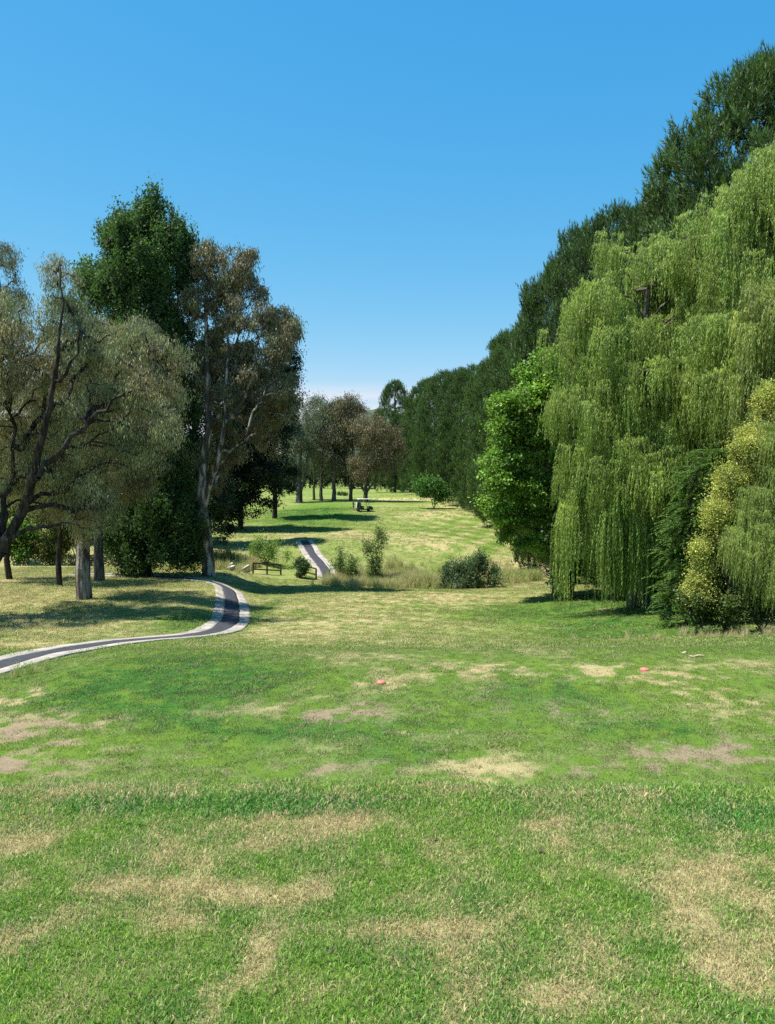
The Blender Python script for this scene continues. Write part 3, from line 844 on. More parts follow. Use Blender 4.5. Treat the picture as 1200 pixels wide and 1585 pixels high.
small_gum(12, 63, 660, 45, 'slim dark trunked gum standing alone on the lawn near the left edge', 111, .24, -8)
small_gum(152, 62, 600, 50, 'gum with a brown trunk close behind the thick pale trunk', 112, .42, 4, B_grey)
small_gum(190, 68, 640, 40, 'small gum at the left foot of the tall poplar', 113, .25, 4)

# L5 poplar
b = gp(225, 67)
limbs = [(np.vstack([b, pxl([(224, 850), (226, 700), (232, 520), (240, 380), (242, 310)], 67)]), .55, .05)]
for q, (x1, y1, x2, y2) in enumerate([(205, 600, 165, 380), (255, 600, 285, 360), (215, 500, 200, 350), (250, 480, 265, 330), (190, 700, 160, 500), (265, 720, 300, 520), (230, 650, 225, 420)]):
    limbs.append((pxl([(226, y1 + 90), (x1, y1), ((x1 + x2) / 2, (y1 + y2) / 2 - 10), (x2, y2)], [67, 67 + (q % 3 - 1), 67 + (q % 3 - 1) * 1.6, 67 + (q % 3 - 1) * 2]), .16, .04))
lobes = [lob(238, 340, 17, 52, 67, 1.0), lob(219, 350, 14, 48, 67.5, .9), lob(259, 355, 14, 54, 67, .9), lob(200, 365, 14, 50, 66.5, .9), lob(278, 385, 15, 58, 66.5, 1.0), lob(183, 380, 15, 56, 66.5, 1.0), lob(288, 430, 15, 80, 67.5, 1.2), lob(166, 392, 13, 46, 67.5, .9), lob(228, 400, 60, 60, 67, 3), lob(225, 450, 70, 80, 67, 3.6),
         lob(235, 540, 66, 120, 67, 3.6), lob(245, 660, 60, 120, 67, 3.6), lob(235, 770, 62, 105, 67, 3.8), lob(262, 820, 50, 60, 66, 3), lob(200, 820, 38, 56, 68, 2.6), lob(270, 860, 34, 28, 66, 2), lob(215, 862, 34, 26, 66.5, 2.2), lob(150, 440, 24, 40, 68, 1.5)]
POPC = [(.05, .10, .032), (.07, .125, .038), (.036, .07, .026)]
tree('poplar_tree', 'tall dark green poplar with upright branches, the highest tree on the left', 'tree', b, limbs, lobes, 2300, 84, .42, 'up', .22, .15, POPC, M_leaf, B_dark, 120, tri=True, flat=2.3, up=.5, shell=.5)
# L6 paler tree behind
b = gp(150, 80)
lobes = [lob(150, 440, 34, 42, 80, 2.4), lob(165, 490, 48, 50, 80, 3), lob(120, 520, 45, 60, 80, 3), lob(140, 640, 60, 90, 80, 4)]
tree('leafy_tree', 'rounded lighter green tree peeping out between the poplar and the gums', 'tree', b, [(np.vstack([b, pxl([(150, 700), (150, 480)], 80)]), .35, .08)], lobes, 300, 85, .7, 'side', .22, .16, [(.075, .13, .03), (.055, .10, .028)], M_leaf, B_grey, 121)

# L7 big brown-leaved gum with mottled trunk
b = gp(322, 67)
limbs = [(np.vstack([b, pxl([(320, 840), (313, 790), (314, 730), (322, 660), (322, 560), (318, 470), (316, 400)], 67)]), .55, .06),
         (pxl([(314, 790), (335, 720), (350, 640), (352, 540), (356, 450), (366, 400)], [67, 66.5, 66.2, 66, 66, 66]), .22, .04),
         (pxl([(328, 735), (352, 705), (380, 680), (398, 668)], [67, 66, 65, 64.4]), .13, .05),
         (pxl([(345, 660), (370, 630), (388, 590), (400, 540), (410, 500)], [66.2, 65.8, 65.4, 65, 65]), .14, .04),
         (pxl([(380, 680), (392, 640), (412, 600), (428, 560)], [65, 65, 65, 65]), .09, .03),
         (pxl([(352, 600), (385, 575), (402, 555)], [66, 65.3, 65]), .09, .03)]
lobes = [lob(316, 410, 20, 42, 67, 1.6), lob(366, 415, 26, 38, 66.5, 1.8), lob(345, 440, 30, 40, 67, 2), lob(318, 500, 34, 70, 67.5, 2.4), lob(372, 480, 44, 52, 67, 2.6), lob(420, 510, 34, 38, 66.5, 2.2), lob(436, 545, 24, 32, 66, 1.8),
         lob(395, 575, 46, 48, 67.5, 2.6), lob(435, 620, 26, 50, 67, 2.0), lob(350, 600, 50, 80, 69, 3), lob(330, 700, 30, 70, 69, 2.4), lob(400, 660, 40, 50, 69, 2.4)]
tree('gum_tree', 'tall brown leaved gum with a mottled white trunk beside the path and its shadow', 'tree', b, limbs, lobes, 1150, 88, .46, 'droop', .22, .075, GUMB, M_gum, B_mott, 130, 'gum trees left of the path', shell=.55, tri=True)
# dark trees behind it
def dark_tree(px, D, lobs, label, seed, n=380, cols=((.028, .045, .026), (.035, .055, .024), (.024, .04, .03)), name='evergreen_tree', base=None):
    b = gp(px, D)
    tops = min(l[1] for l in lobs)
    return tree(name, label, 'tree', b, [(np.vstack([b, pxl([(px, (b_y(b) + tops) / 2), (px, tops)], D)]), .4, .08)], [lob(l[0], l[1], l[2], l[3], D) for l in lobs], n, 82, .95, 'side', .32, .20, cols, M_leaf, B_dark, seed, flat=.6, tri=True)
def b_y(b): return 740 - (b[2] - CZ) / b[1] * F
dark_tree(372, 112, [(385, 690, 46, 80), (400, 620, 42, 64), (360, 740, 44, 64), (430, 650, 28, 44), (408, 750, 30, 50), (375, 785, 40, 24), (340, 700, 36, 80), (345, 790, 30, 20)], 'broad dark evergreen behind the mottled gum, casting the long shadow on the fairway', 140, 900)
dark_tree(425, 125, [(445, 570, 20, 44), (430, 520, 26, 50), (445, 620, 22, 60), (420, 690, 28, 70), (435, 740, 20, 50)], 'dark tree rising behind the brown leaved gum against the sky', 141, 420)
dark_tree(300, 96, [(300, 640, 62, 120), (290, 760, 62, 90), (340, 790, 34, 50), (340, 560, 40, 60)], 'dark evergreen filling the gap between poplar and mottled gum', 142, 620)
dark_tree(230, 82, [(230, 780, 60, 70), (280, 800, 40, 60), (200, 720, 50, 60)], 'dark evergreen low behind the foot of the poplar', 144, 420)
dark_tree(60, 100, [(60, 700, 90, 80), (130, 640, 60, 60), (20, 760, 60, 60), (200, 640, 60, 80), (180, 740, 60, 60)], 'dark green tree in the shade far behind the left lawn', 143, 700, cols=((.05, .075, .03), (.04, .06, .03)))

# bright shrubs behind left lawn
def shrub(name, label, px, D, lobs, cols, seed, n=120, per=70, cr=.45, L=.15, W=.08, kind='side', group=None, mat=M_leaf, stems=5, tip=.012, cat='shrub', shell=.4, flat=1., bark=B_grey, lump=1.0):
    b = gp(px, D); rg = np.random.default_rng(seed)
    top = min(l[1] for l in lobs)
    lim = []
    h = at(px, top, D)[2] - b[2]
    for k in range(stems):
        a = k / stems * 6.28 + seed; w = lobs[0][2] * D / F * .5
        lim.append(([b + [0.05 * math.cos(a), .05 * math.sin(a), -.05], b + [w * .4 * math.cos(a), w * .4 * math.sin(a), h * .35], b + [w * math.cos(a), w * math.sin(a), h * .75]], .03 + h * .006, .012))
    return tree(name, label, cat, b, lim, [lob(*l, D) for l in lobs], n, per, cr, kind, L, W, cols, mat, bark, seed, group, tip=tip, shell=shell, flat=flat, lump=lump)
BRG = [(.07, .15, .025), (.09, .17, .03), (.05, .11, .02)]
shrub('shrub', 'bright green leafy bush in the sun at the back of the left lawn', 34, 80, [(30, 842, 34, 24), (5, 836, 30, 26)], BRG, 150, 180, 80, .6, .24, .16)
shrub('shrub', 'olive yellow bush behind the left lawn, right of the bright green one', 78, 80, [(75, 836, 26, 34), (92, 800, 30, 40)], [(.13, .15, .035), (.09, .11, .035)], 151, 220, 80, .6, .22, .12)
shrub('shrub', 'low dark bush between the pale gum trunk and the poplar', 180, 82, [(185, 828, 34, 36), (160, 800, 34, 40)], [(.05, .065, .03), (.07, .08, .03)], 152, 130, 80, .6, .22, .12)
shrub('shrub', 'dark shaded bush behind the thick pale trunk', 118, 84, [(120, 820, 36, 40), (60, 780, 40, 40), (10, 780, 40, 40)], [(.05, .08, .025), (.07, .09, .03)], 153, 130, 80, .6, .22, .14)

# mid-distance gums (group of five with separate trunks)
def mid_gum(px, D, lobs, label, seed, cols, r=.3, trunks=None, n=260):
    b = gp(px, D); top = min(l[1] for l in lobs)
    ty = b_y(b)
    limbs = [(np.vstack([b, pxl([(px, ty - 22), (px + 2, ty - 60), (px + 4, top + 25)], D)]), r, .06)]
    for (x1, y1) in (trunks or []):
        limbs.append((pxl([(px, ty - 14), ((px + x1) / 2 + (x1 - px) * .2, (ty + y1) / 2), (x1, y1)], D), r * .6, .06))
    return tree('gum_tree', label, 'tree', b, limbs, [lob(*l, D) for l in lobs], n, 62, 1.0, 'droop', .34, .12, cols, M_gum, B_grey, seed, 'gum trees on the far side of the fairway')
GG = [(.14, .165, .09), (.17, .18, .11), (.11, .135, .07)]
GR = [(.21, .19, .095), (.175, .175, .085), (.235, .19, .105)]
mid_gum(463, 158, [(460, 700, 26, 50), (470, 665, 26, 36), (450, 730, 18, 34)], 'leftmost gum of the far clump, with a short thick trunk', 160, GG, .75, [(450, 700), (478, 690)])
mid_gum(486, 165, [(492, 650, 30, 40), (484, 700, 24, 40)], 'tall grey green gum of the far clump on the thinnest trunk', 161, GG, .3)
mid_gum(497, 162, [(505, 655, 26, 42), (510, 700, 26, 36)], 'grey green gum of the far clump, third trunk from its left', 162, GG, .42)
mid_gum(517, 160, [(520, 690, 26, 46), (530, 640, 18, 26)], 'olive gum in the middle of the far clump', 163, [(.10, .10, .055), (.12, .105, .065)], .5)
mid_gum(543, 160, [(545, 660, 34, 46), (535, 640, 24, 28), (560, 700, 26, 36)], 'tall brownish gum of the far clump right of its middle', 164, GR, .42, [(530, 660), (560, 655)], 320)
mid_gum(566, 156, [(590, 690, 36, 46), (575, 670, 30, 34), (605, 710, 24, 36), (560, 730, 22, 26)], 'rusty brown gum with a forked trunk behind the golf cart', 165, [(.25, .185, .10), (.22, .18, .095), (.18, .17, .085)], .5, [(590, 700), (548, 700)], 360)
# distant belt of trees closing the view
BELT = [(408, 310, 700), (445, 300, 706), (480, 320, 712), (515, 305, 708), (548, 315, 715), (580, 300, 700), (612, 300, 690), (360, 300, 690), (640, 330, 690), (300, 310, 700), (240, 310, 690), (670, 320, 700)]
BL = ['far background tree seen at the left edge of the far clump of gums', 'far background tree behind the short thick trunk of the clump', 'far background tree behind the thinnest trunk of the clump', 'far background tree behind the middle trunks of the clump', 'far background tree straight behind the golfer', 'far background tree straight behind the golf cart', 'far background tree just right of the golf cart', 'far background tree hidden mostly by the broad dark evergreen', 'far background tree where the row of pines ends', 'far background tree behind the mottled white trunk', 'far background tree behind the foot of the poplar', 'far background tree glimpsed between the last pines']
proto = None
for k, (px, D, ty) in enumerate(BELT):
    b = gp(px, D)
    lab = ['dark distant tree seen low behind the far gum clump', 'dusky far tree at the end of the fairway'][k % 2]
    if proto is None:
        H = (b_y(b) - ty) * D / F
        lb = [(b + [0, 0, H * .55], np.array([6.5, 5, H * .45])), (b + [-3, 0, H * .4], np.array([5, 4, H * .38])), (b + [3.5, 0, H * .45], np.array([5, 4, H * .4]))]
        proto = tree('background_tree', lab, 'tree', b, [([b, b + [0, 0, H * .4], b + [.3, 0, H * .85]], .4, .1)], lb, 200, 60, 1.3, 'side', .6, .3, [(.045, .065, .03), (.06, .075, .035)], M_leaf, B_dark, 170)
        H0 = H; o = proto
    else:
        o = proto.copy(); COL.objects.link(o)
        for ch in proto.children:
            c2 = ch.copy(); c2.parent = o; COL.objects.link(c2)
        H = (b_y(b) - ty) * D / F
        o.location = b; o.scale = (.9 + .3 * random.random(), 1, H / H0); o.rotation_euler[2] = k * 1.3
    o['label'] = BL[k]; o['group'] = 'trees closing the end of the fairway'

# ---------------- pines
def pine_proto(seed, K0=140, H=24., Rr=6.6, n=900, nw=.055, K=130, shoots=5, needles=14, hi=False):
    rg = np.random.default_rng(seed)
    pf = lambda t: np.interp(t, [0, .06, .25, .55, .8, .93, 1.0], [.80, .94, 1.0, .93, .74, .48, .12])
    K = K0                                                   # boughs: rounded masses at the branch ends
    tk = (np.arange(K) + rg.random(K)) / K; thk = (np.arange(K) * 2.39996 + rg.normal(0, .25, K))
    rk = 1.1 + .85 * rg.random(K) * (1 - .4 * tk)
    Rk = np.maximum(Rr * pf(tk) * (.98 + .22 * rg.random(K)) - rk * .75, .05)
    BK = np.stack([Rk * np.cos(thk), Rk * np.sin(thk), .3 + tk * (H - 1.4)], 1); OK_ = unit(np.stack([np.cos(thk), np.sin(thk), .25 + 0 * thk], 1))
    p_ = rg.choice(K, n, p=rk ** 2 / (rk ** 2).sum())
    e_ = unit(rg.standard_normal((n, 3)) + OK_[p_] * .8 + np.array([0, 0, .55]))
    C = BK[p_] + e_ * (rk[p_] * (.70 + .30 * rg.random(n)))[:, None]; C[:, 2] = np.clip(C[:, 2], .15, H - .6)
    O = unit(e_ + OK_[p_] * .5)
    limbs = [([np.zeros(3), np.array([.1, 0, H * .4]), np.array([0, .1, H * .75]), np.array([0, 0, H * .95])], .42, .06)]
    nodes, par, rad, tips = skeleton(limbs, C[::3], rg, up=.1, tip=.02)
    tm = branch_mesh('trunk', nodes, par, rad, seed=seed); tm.materials.append(B_dark)
    # each cluster: several upright shoots clothed in needles
    k = shoots
    i = np.repeat(np.arange(n), k)
    S = C[i] + rg.standard_normal((n * k, 3)) * np.array([.24, .24, .2])
    ax = unit(O[i] * .45 + np.array([0, 0, 1.]) + rg.standard_normal((n * k, 3)) * .28)
    sl = .45 + .5 * rg.random(n * k)
    j = np.repeat(np.arange(n * k), needles); m = len(j)
    u = rg.random(m)
    P = S[j] + ax[j] * (sl[j] * u)[:, None]
    side = unit(np.cross(ax[j], unit(rg.standard_normal((m, 3)))))
    A = unit(side * (.95 - .55 * u)[:, None] + ax[j] * (.55 + .5 * u)[:, None])
    Wd = unit(np.cross(A, unit(rg.standard_normal((m, 3)))))
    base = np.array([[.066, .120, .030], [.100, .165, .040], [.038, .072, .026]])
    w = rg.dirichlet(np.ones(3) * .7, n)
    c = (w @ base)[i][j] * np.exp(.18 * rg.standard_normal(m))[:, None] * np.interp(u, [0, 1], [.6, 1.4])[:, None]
    L = .24 + .14 * rg.random(m)
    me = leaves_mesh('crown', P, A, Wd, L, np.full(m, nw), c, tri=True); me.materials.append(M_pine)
    TR.append(('pine', m))
    return tm, me
PP = [pine_proto(200 + i, n=1900, shoots=6, needles=13, nw=.07) for i in range(3)]
PH = pine_proto(207, K0=230, n=2800, shoots=7, needles=16)
PINES = [(1180, 106, 54, 3, 'nearest and tallest pine in the top right corner, behind the willows'),
         (1345, 150, 52, 3, 'pine at the right edge of the frame beside the tallest pine'),
         (1020, 305, 62, 3, 'second pine in the row, its shoulder showing left of the tallest pine'),
         (950, 322, 71, 0, 'pine rising above the left half of the big willow'),
         (898, 354, 81, 1, 'pine just above the left shoulder of the big willow'),
         (868, 405, 92, 2, 'pine behind the upper left edge of the big willow'),
         (838, 500, 103, 0, 'pine directly above the bright green maple'),
         (812, 500, 113, 1, 'pine above and left of the maple top'),
         (786, 516, 124, 2, 'blunt topped pine left of the maple'),
         (768, 556, 136, 0, 'pine at the step where the skyline of the row drops'),
         (738, 566, 149, 1, 'pine just left of the step in the skyline'),
         (712, 572, 163, 2, 'dense pine midway down the far part of the row'),
         (688, 575, 178, 0, 'pine near the far end of the row'),
         (664, 588, 194, 1, 'second last pine of the row'),
         (612, 590, 220, 2, 'last pine at the far end of the row, standing slightly apart'),
         (636, 616, 236, 0, 'lower pine behind the last pine of the row')]
for k, (px, ty, D, v, lab) in enumerate(PINES):
    tm, me = PH if v == 3 else PP[v]
    b = gp(px, D); o = empty('pine_tree', b, lab, 'pine tree', 'pines in the row on the right')
    H = at(px, ty, D)[2] - b[2]
    wk = .94 + .08 * math.sin(k * 2.1); o.scale = (wk, wk, H / 24.); o.rotation_euler[2] = k * 2.4
    if k == 0: o.scale = (1.28, 1.28, H / 24.)
    mesh_obj('trunk', tm, o); mesh_obj('crown', me, o, kind='stuff')

# ---------------- willows
def willow(name, label, base, crown, nt, strands, drop, cols, seed, topcols=None, group=None, step=.085, lf=.16, wd=.045, gap=.3, bark=B_grey, r0=.6, low=None):
    """crown: lobes; every tuft is an arching branch end that sheds a curtain of strands"""
    rg = np.random.default_rng(seed)
    C, O = lobes_points(crown, nt, rg, .86, lump=1.2)
    uni = rg.random(nt) < .45                                # most tufts sit evenly over the crown, the rest in lumps
    vv = np.array([(q[1][0] * q[1][1] * q[1][2]) ** .72 for q in crown]); pk = rg.choice(len(crown), nt, p=vv / vv.sum())
    dd_ = unit(rg.standard_normal((nt, 3)) + np.array([0, 0, .25]))
    CU = np.array([q[0] for q in crown])[pk] + dd_ * np.array([q[1] for q in crown])[pk] * (.70 + .28 * rg.random(nt))[:, None]
    C = np.where(uni[:, None], CU, C); O = np.where(uni[:, None], dd_, O)
    b = np.array(base)
    ctr = np.mean([l[0] for l in crown], 0)
    H = max(l[0][2] + l[1][2] for l in crown) - b[2]
    limbs = [([b, b + [.2, 0, H * .2], b + [0, .2, H * .45], b + [.3, 0, H * .8]], r0, .12)]
    nodes, par, rad, tips = skeleton(limbs, C - np.array([0, 0, .25]), rg, up=.0, tip=.022)
    root = empty(name, b, label, 'willow tree', group)
    mesh_obj('trunk', branch_mesh('trunk', nodes - b, par, rad, seed=seed), root, bark)
    PS, AS, CS = [], [], []
    cols = np.array(cols); 
    out = C - ctr; out[:, 2] = 0; out = unit(out)
    for q in range(nt):
        ns = max(6, int(strands * (.6 + .8 * rg.random())))
        w = rg.dirichlet(np.ones(len(cols)) * .7); base_c = (w @ cols) * math.exp(.16 * rg.standard_normal())
        sz = .7 + .7 * rg.random()
        a = rg.random(ns) * 6.283
        drp = drop * (1.0 if low is None else low(C[q], rg))
        dv = unit(np.stack([np.cos(a), np.sin(a), 0 * a], 1) * .75 + out[q] * .75)
        reach = sz * (.12 + .60 * rg.random(ns)); ln = drp * (.45 + .75 * rg.random(ns)) * sz ** .3
        st = C[q] + dv * rg.random(ns)[:, None] * .18
        gz = float(height(C[q][0], C[q][1])) + gap
        for s in range(ns):
            n = int(ln[s] / step)
            d = (np.arange(n) + rg.random(n)) * step           # length along strand
            k = 1 - np.exp(-d / (reach[s] * .8 + .15))
            p = st[s] + dv[s] * (reach[s] * k)[:, None]
            p[:, 2] += .38 * reach[s] * np.sin(np.minimum(d / (reach[s] + .2), 1) * math.pi) * .8 - np.maximum(d - reach[s] * .8, 0)
            sway = .05 * np.sin(d * 1.3 + s); p[:, 0] += sway
            ok = p[:, 2] > gz + .3 * (s % 5)
            p = p[ok]; m = len(p)
            if m == 0: continue
            ph = rg.random(m) * 6.283
            ax = np.stack([np.cos(ph) * .42, np.sin(ph) * .42, np.full(m, -.9)], 1)
            PS.append(p); AS.append(ax)
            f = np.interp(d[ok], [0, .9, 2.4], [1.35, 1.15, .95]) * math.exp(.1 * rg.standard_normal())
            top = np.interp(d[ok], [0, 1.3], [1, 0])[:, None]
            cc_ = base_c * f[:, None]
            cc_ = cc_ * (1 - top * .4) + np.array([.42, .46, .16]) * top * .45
            CS.append(cc_)
    P = np.concatenate(PS); A = unit(np.concatenate(AS)); c = np.concatenate(CS)
    m = len(P); c = c * np.exp(.14 * rg.standard_normal(m))[:, None]
    Wd = unit(np.cross(A, unit(rg.standard_normal((m, 3)))))
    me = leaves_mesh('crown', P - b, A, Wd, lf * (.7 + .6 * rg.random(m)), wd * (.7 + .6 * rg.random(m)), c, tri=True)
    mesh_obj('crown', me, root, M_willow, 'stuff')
    TR.append((name, m))
    return root
WC = [(.20, .28, .062), (.145, .23, .055), (.25, .32, .075)]
D1 = 45
cw = [lob(930, 520, 56, 90, D1, 2.6), lob(985, 450, 75, 90, D1 + 1, 3.4), lob(1060, 425, 70, 90, D1 + 2, 3.4), lob(912, 640, 50, 80, D1 - .5, 2.6), lob(970, 600, 80, 110, D1, 4), lob(1050, 560, 80, 120, D1 + .5, 4), lob(1000, 720, 85, 70, D1 - 1, 4), lob(928, 720, 45, 60, D1 - 1, 2.5), lob(1090, 700, 60, 70, D1, 3), lob(903, 490, 20, 45, D1, 1.4), lob(1005, 800, 65, 55, D1 - 1.8, 2), lob(960, 790, 40, 50, D1 - 2, 1.6), lob(1050, 640, 60, 70, D1 - 1, 3), lob(892, 760, 25, 60, D1 - .5, 1.4)]
willow('willow_tree', 'large weeping willow right of the maple, its strands hanging almost to the grass', gp(990, D1 + 1), cw, 1120, 21, 1.9, WC, 301, low=lambda p, g: 1.0 + 1.9 * (p[2] < 10.5) * g.random())
D2 = 41.5
cw = [lob(1128, 375, 60, 75, D2, 3), lob(1205, 305, 60, 85, D2, 3.4), lob(1160, 330, 45, 60, D2, 2.4), lob(1160, 460, 70, 90, D2 - .5, 3.4), lob(1240, 450, 70, 120, D2, 3.6), lob(1130, 560, 60, 80, D2 - 2, 3), lob(1200, 600, 80, 120, D2, 3.6)]
willow('willow_tree', 'taller weeping willow in the upper right behind the front curtain of strands', gp(1180, D2 + 1), cw, 640, 22, 1.8, WC, 302)
D3 = 36
cw = [lob(1205, 500, 58, 60, D3, 2), lob(1250, 560, 80, 110, D3, 2.6), lob(1195, 600, 55, 80, D3, 1.8), lob(1215, 690, 60, 50, D3 - 1, 1.8)]
willow('willow_tree', 'nearer yellow green willow cut by the right edge of the photo', gp(1260, D3 + .5), cw, 230, 24, 1.9, [(.21, .235, .065), (.17, .215, .06)], 303, step=.07)
D4 = 32
cw = [lob(1205, 775, 45, 60, D4, 1.4), lob(1180, 830, 36, 50, D4 - .5, 1.1), lob(1245, 690, 50, 70, D4, 1.6), lob(1205, 860, 60, 50, D4 - 1, 1.2)]
willow('willow_tree', 'low weeping curtain of willow strands at the lower right edge above the dry grass', gp(1215, D4 + .3), cw, 260, 24, 1.5, [(.19, .235, .062), (.15, .21, .055)], 304, step=.055, lf=.10, wd=.026, r0=.2)

# maple
b = gp(862, 57)
lobes = [lob(835, 590, 42, 34, 57, 2.2), lob(805, 640, 42, 50, 56.5, 2.4), lob(860, 620, 45, 50, 57, 2.6), lob(790, 700, 42, 50, 56.5, 2.4), lob(845, 700, 60, 70, 57.5, 3.4), lob(775, 760, 34, 42, 56, 2), lob(830, 780, 55, 52, 57, 3), lob(795, 825, 20, 24, 56, 1.1), lob(855, 830, 36, 36, 57.5, 2.4), lob(890, 780, 40, 70, 58, 3)]
tree('maple_tree', 'bright green sunlit broadleaf tree between the pines and the big willow', 'tree', b, [(np.vstack([b, pxl([(862, 860), (850, 760), (840, 640), (838, 590)], 57)]), .32, .05)], lobes, 1000, 76, .50, 'side', .19, .15,
     [(.14, .25, .045), (.18, .29, .05), (.10, .19, .035)], M_leaf, B_grey, 310, shell=.6, flat=.65, clvar=.25)
# undergrowth below the willow and maple
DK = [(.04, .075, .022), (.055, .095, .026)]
shrub('shrub', 'dark leafy bush hanging low under the left edge of the willow', 885, 54, [(885, 870, 34, 46), (880, 820, 30, 40)], DK, 320, 150, 75, .5, .22, .17)
shrub('shrub', 'shaded bush in the dark hollow under the big willow', 945, 52, [(950, 850, 48, 70), (985, 880, 36, 50)], DK, 321, 260, 75, .55, .22, .17)
shrub('shrub', 'dark bush below the right part of the big willow', 1030, 48, [(1030, 870, 50, 70), (1060, 790, 45, 70)], DK, 322, 280, 75, .55, .2, .15)
shrub('shrub', 'shadowy tall bush at the back between the two large willows', 1095, 50, [(1095, 700, 50, 90), (1120, 800, 50, 90)], DK, 323, 280, 75, .6, .2, .15)

# feathery green conifer between willow and golden shrub : layered sprays
def sprays(px, D, lobs, label, seed, cols, n=150, name='conifer_shrub', spl=.9, golden=False):
    b = gp(px, D); rg = np.random.default_rng(seed)
    C, O = lobes_points([lob(*l, D) for l in lobs], n, rg, .6)
    C[:, 2] = np.maximum(C[:, 2], height(C[:, 0], C[:, 1]) + .3)
    h = max(C[:, 2]) - b[2]
    nodes, par, rad, tips = skeleton([([b, b + [0, 0, h * .5], b + [.1, 0, h * .9]], .12, .03)], C, rg, up=.1, tip=.012)
    root = empty(name, b, label, 'shrub')
    mesh_obj('trunk', branch_mesh('trunk', nodes - b, par, rad), root, B_dark)
    k = 5; i = np.repeat(np.arange(n), k); O2 = O.copy(); O2[:, 2] = 0; O2 = unit(O2)
    ax = unit(O2[i] * .9 + rg.standard_normal((n * k, 3)) * .45 + np.array([-.25, -.1, .05 if not golden else .3]))
    S = C[i] + rg.standard_normal((n * k, 3)) * .15; sl = spl * (.5 + .7 * rg.random(n * k))
    nd = 60; j = np.repeat(np.arange(n * k), nd); m = len(j); u = rg.random(m)
    P = S[j] + ax[j] * (u * sl[j])[:, None]; P[:, 2] -= .35 * (u ** 2) * sl[j]
    hor = unit(np.cross(ax, np.array([0, 0, 1.])))
    sgn = np.where(rg.random(m) < .5, 1, -1)[:, None]
    A = unit(hor[j] * sgn * .8 + ax[j] * .7 + rg.standard_normal((m, 3)) * .22)
    Wd = unit(np.cross(A, unit(np.array([0, 0, 1.]) + rg.standard_normal((m, 3)) * .5))) 
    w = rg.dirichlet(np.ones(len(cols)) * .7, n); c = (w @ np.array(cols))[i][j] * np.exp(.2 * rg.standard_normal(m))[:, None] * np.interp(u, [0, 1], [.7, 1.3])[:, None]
    Ls = .13 * (1.25 - u) * (.7 + .6 * rg.random(m)) + .03
    ok = P[:, 2] > height(P[:, 0], P[:, 1]) + .03
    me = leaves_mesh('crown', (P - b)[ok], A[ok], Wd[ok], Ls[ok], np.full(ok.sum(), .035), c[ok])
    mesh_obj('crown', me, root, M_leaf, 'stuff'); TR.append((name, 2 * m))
sprays(1068, 37, [(1062, 890, 28, 70), (1080, 800, 30, 70), (1095, 730, 24, 50), (1050, 930, 24, 34)], 'feathery green shrub with layered sprays between the big willow and the golden bush', 330, [(.10, .18, .045), (.13, .22, .05), (.07, .13, .035)], 190)
shrub('golden_shrub', 'golden yellow leaved bush climbing towards the right edge of the photo', 1130, 33.2, [(1195, 640, 26, 44), (1165, 700, 26, 44), (1140, 760, 26, 40), (1112, 815, 22, 40), (1092, 870, 18, 44), (1084, 925, 18, 36), (1150, 830, 30, 50)], [(.38, .345, .10), (.30, .31, .085), (.19, .25, .06)], 331, 620, 88, .36, .085, .045, lump=.8)
shrub('shrub', 'dark glossy bush at the foot of the golden bush', 1085, 33.5, [(1085, 945, 34, 34), (1105, 920, 24, 30)], [(.05, .085, .025), (.07, .11, .03)], 332, 120, 60, .3, .13, .09)
shrub('shrub', 'green bush at the bottom right behind the dry grass tussocks', 1185, 32.5, [(1190, 935, 40, 34), (1150, 950, 30, 24)], [(.06, .10, .025), (.09, .12, .035)], 333, 140, 60, .3, .12, .07)

# creek-side shrubs
CS_ = [(.16, .22, .085), (.19, .235, .095), (.12, .17, .065)]
CG = 'shrubs along the creek'
shrub('shrub', 'airy light green sapling behind the wooden rail left of the far path', 412, 83, [(412, 852, 22, 22), (400, 862, 18, 18), (425, 860, 16, 20)], [(.19, .28, .075), (.15, .23, .065)], 340, 80, 50, .42, .2, .08, group=CG, kind='up', flat=1.5)
shrub('shrub', 'small dark round bush between the two wooden rails', 465, 77, [(465, 880, 10, 12)], [(.04, .07, .025)], 341, 40, 70, .35, .16, .1, group=CG)
shrub('shrub', 'grey green bush right of the far path with several upright stems', 537, 74.5, [(532, 878, 17, 26), (548, 888, 16, 18), (524, 870, 8, 24)], CS_, 342, 66, 60, .34, .22, .065, group=CG, kind='up', flat=2.0)
shrub('shrub', 'taller spindly bush with a leaning top in the middle of the creek growth', 580, 73.5, [(578, 872, 13, 34), (586, 845, 9, 16), (590, 832, 5, 9), (568, 862, 8, 24)], CS_, 343, 62, 60, .32, .22, .065, group=CG, kind='up', stems=4, flat=2.0)
shrub('shrub', 'dense dark blue green bush at the right end of the creek growth', 722, 69, [(706, 898, 20, 24), (735, 893, 24, 28), (744, 873, 9, 18), (760, 900, 14, 20), (690, 905, 8, 14)], [(.085, .14, .075), (.11, .165, .085), (.065, .11, .06)], 344, 170, 66, .34, .22, .065, group=CG, kind='up', flat=1.8)
shrub('shrub', 'low green scrub at the left creek bank below the mottled gum', 365, 82, [(360, 872, 20, 14), (345, 866, 14, 14)], [(.15, .20, .07), (.19, .21, .08)], 345, 70, 60, .5, .2, .07, group=CG, kind='up')
shrub('shrub', 'small round bush standing alone on the grass behind the far gum clump', 531, 190, [(531, 768, 5, 6)], [(.05, .08, .03)], 346, 14, 50, .5, .4, .12, kind='up')
shrub('shrub', 'bright green bush at the foot of the far pines', 672, 140, [(668, 755, 20, 12), (682, 765, 10, 12)], [(.07, .16, .03), (.05, .12, .03)], 347, 90, 60, .9, .32, .2)
M_bed = None
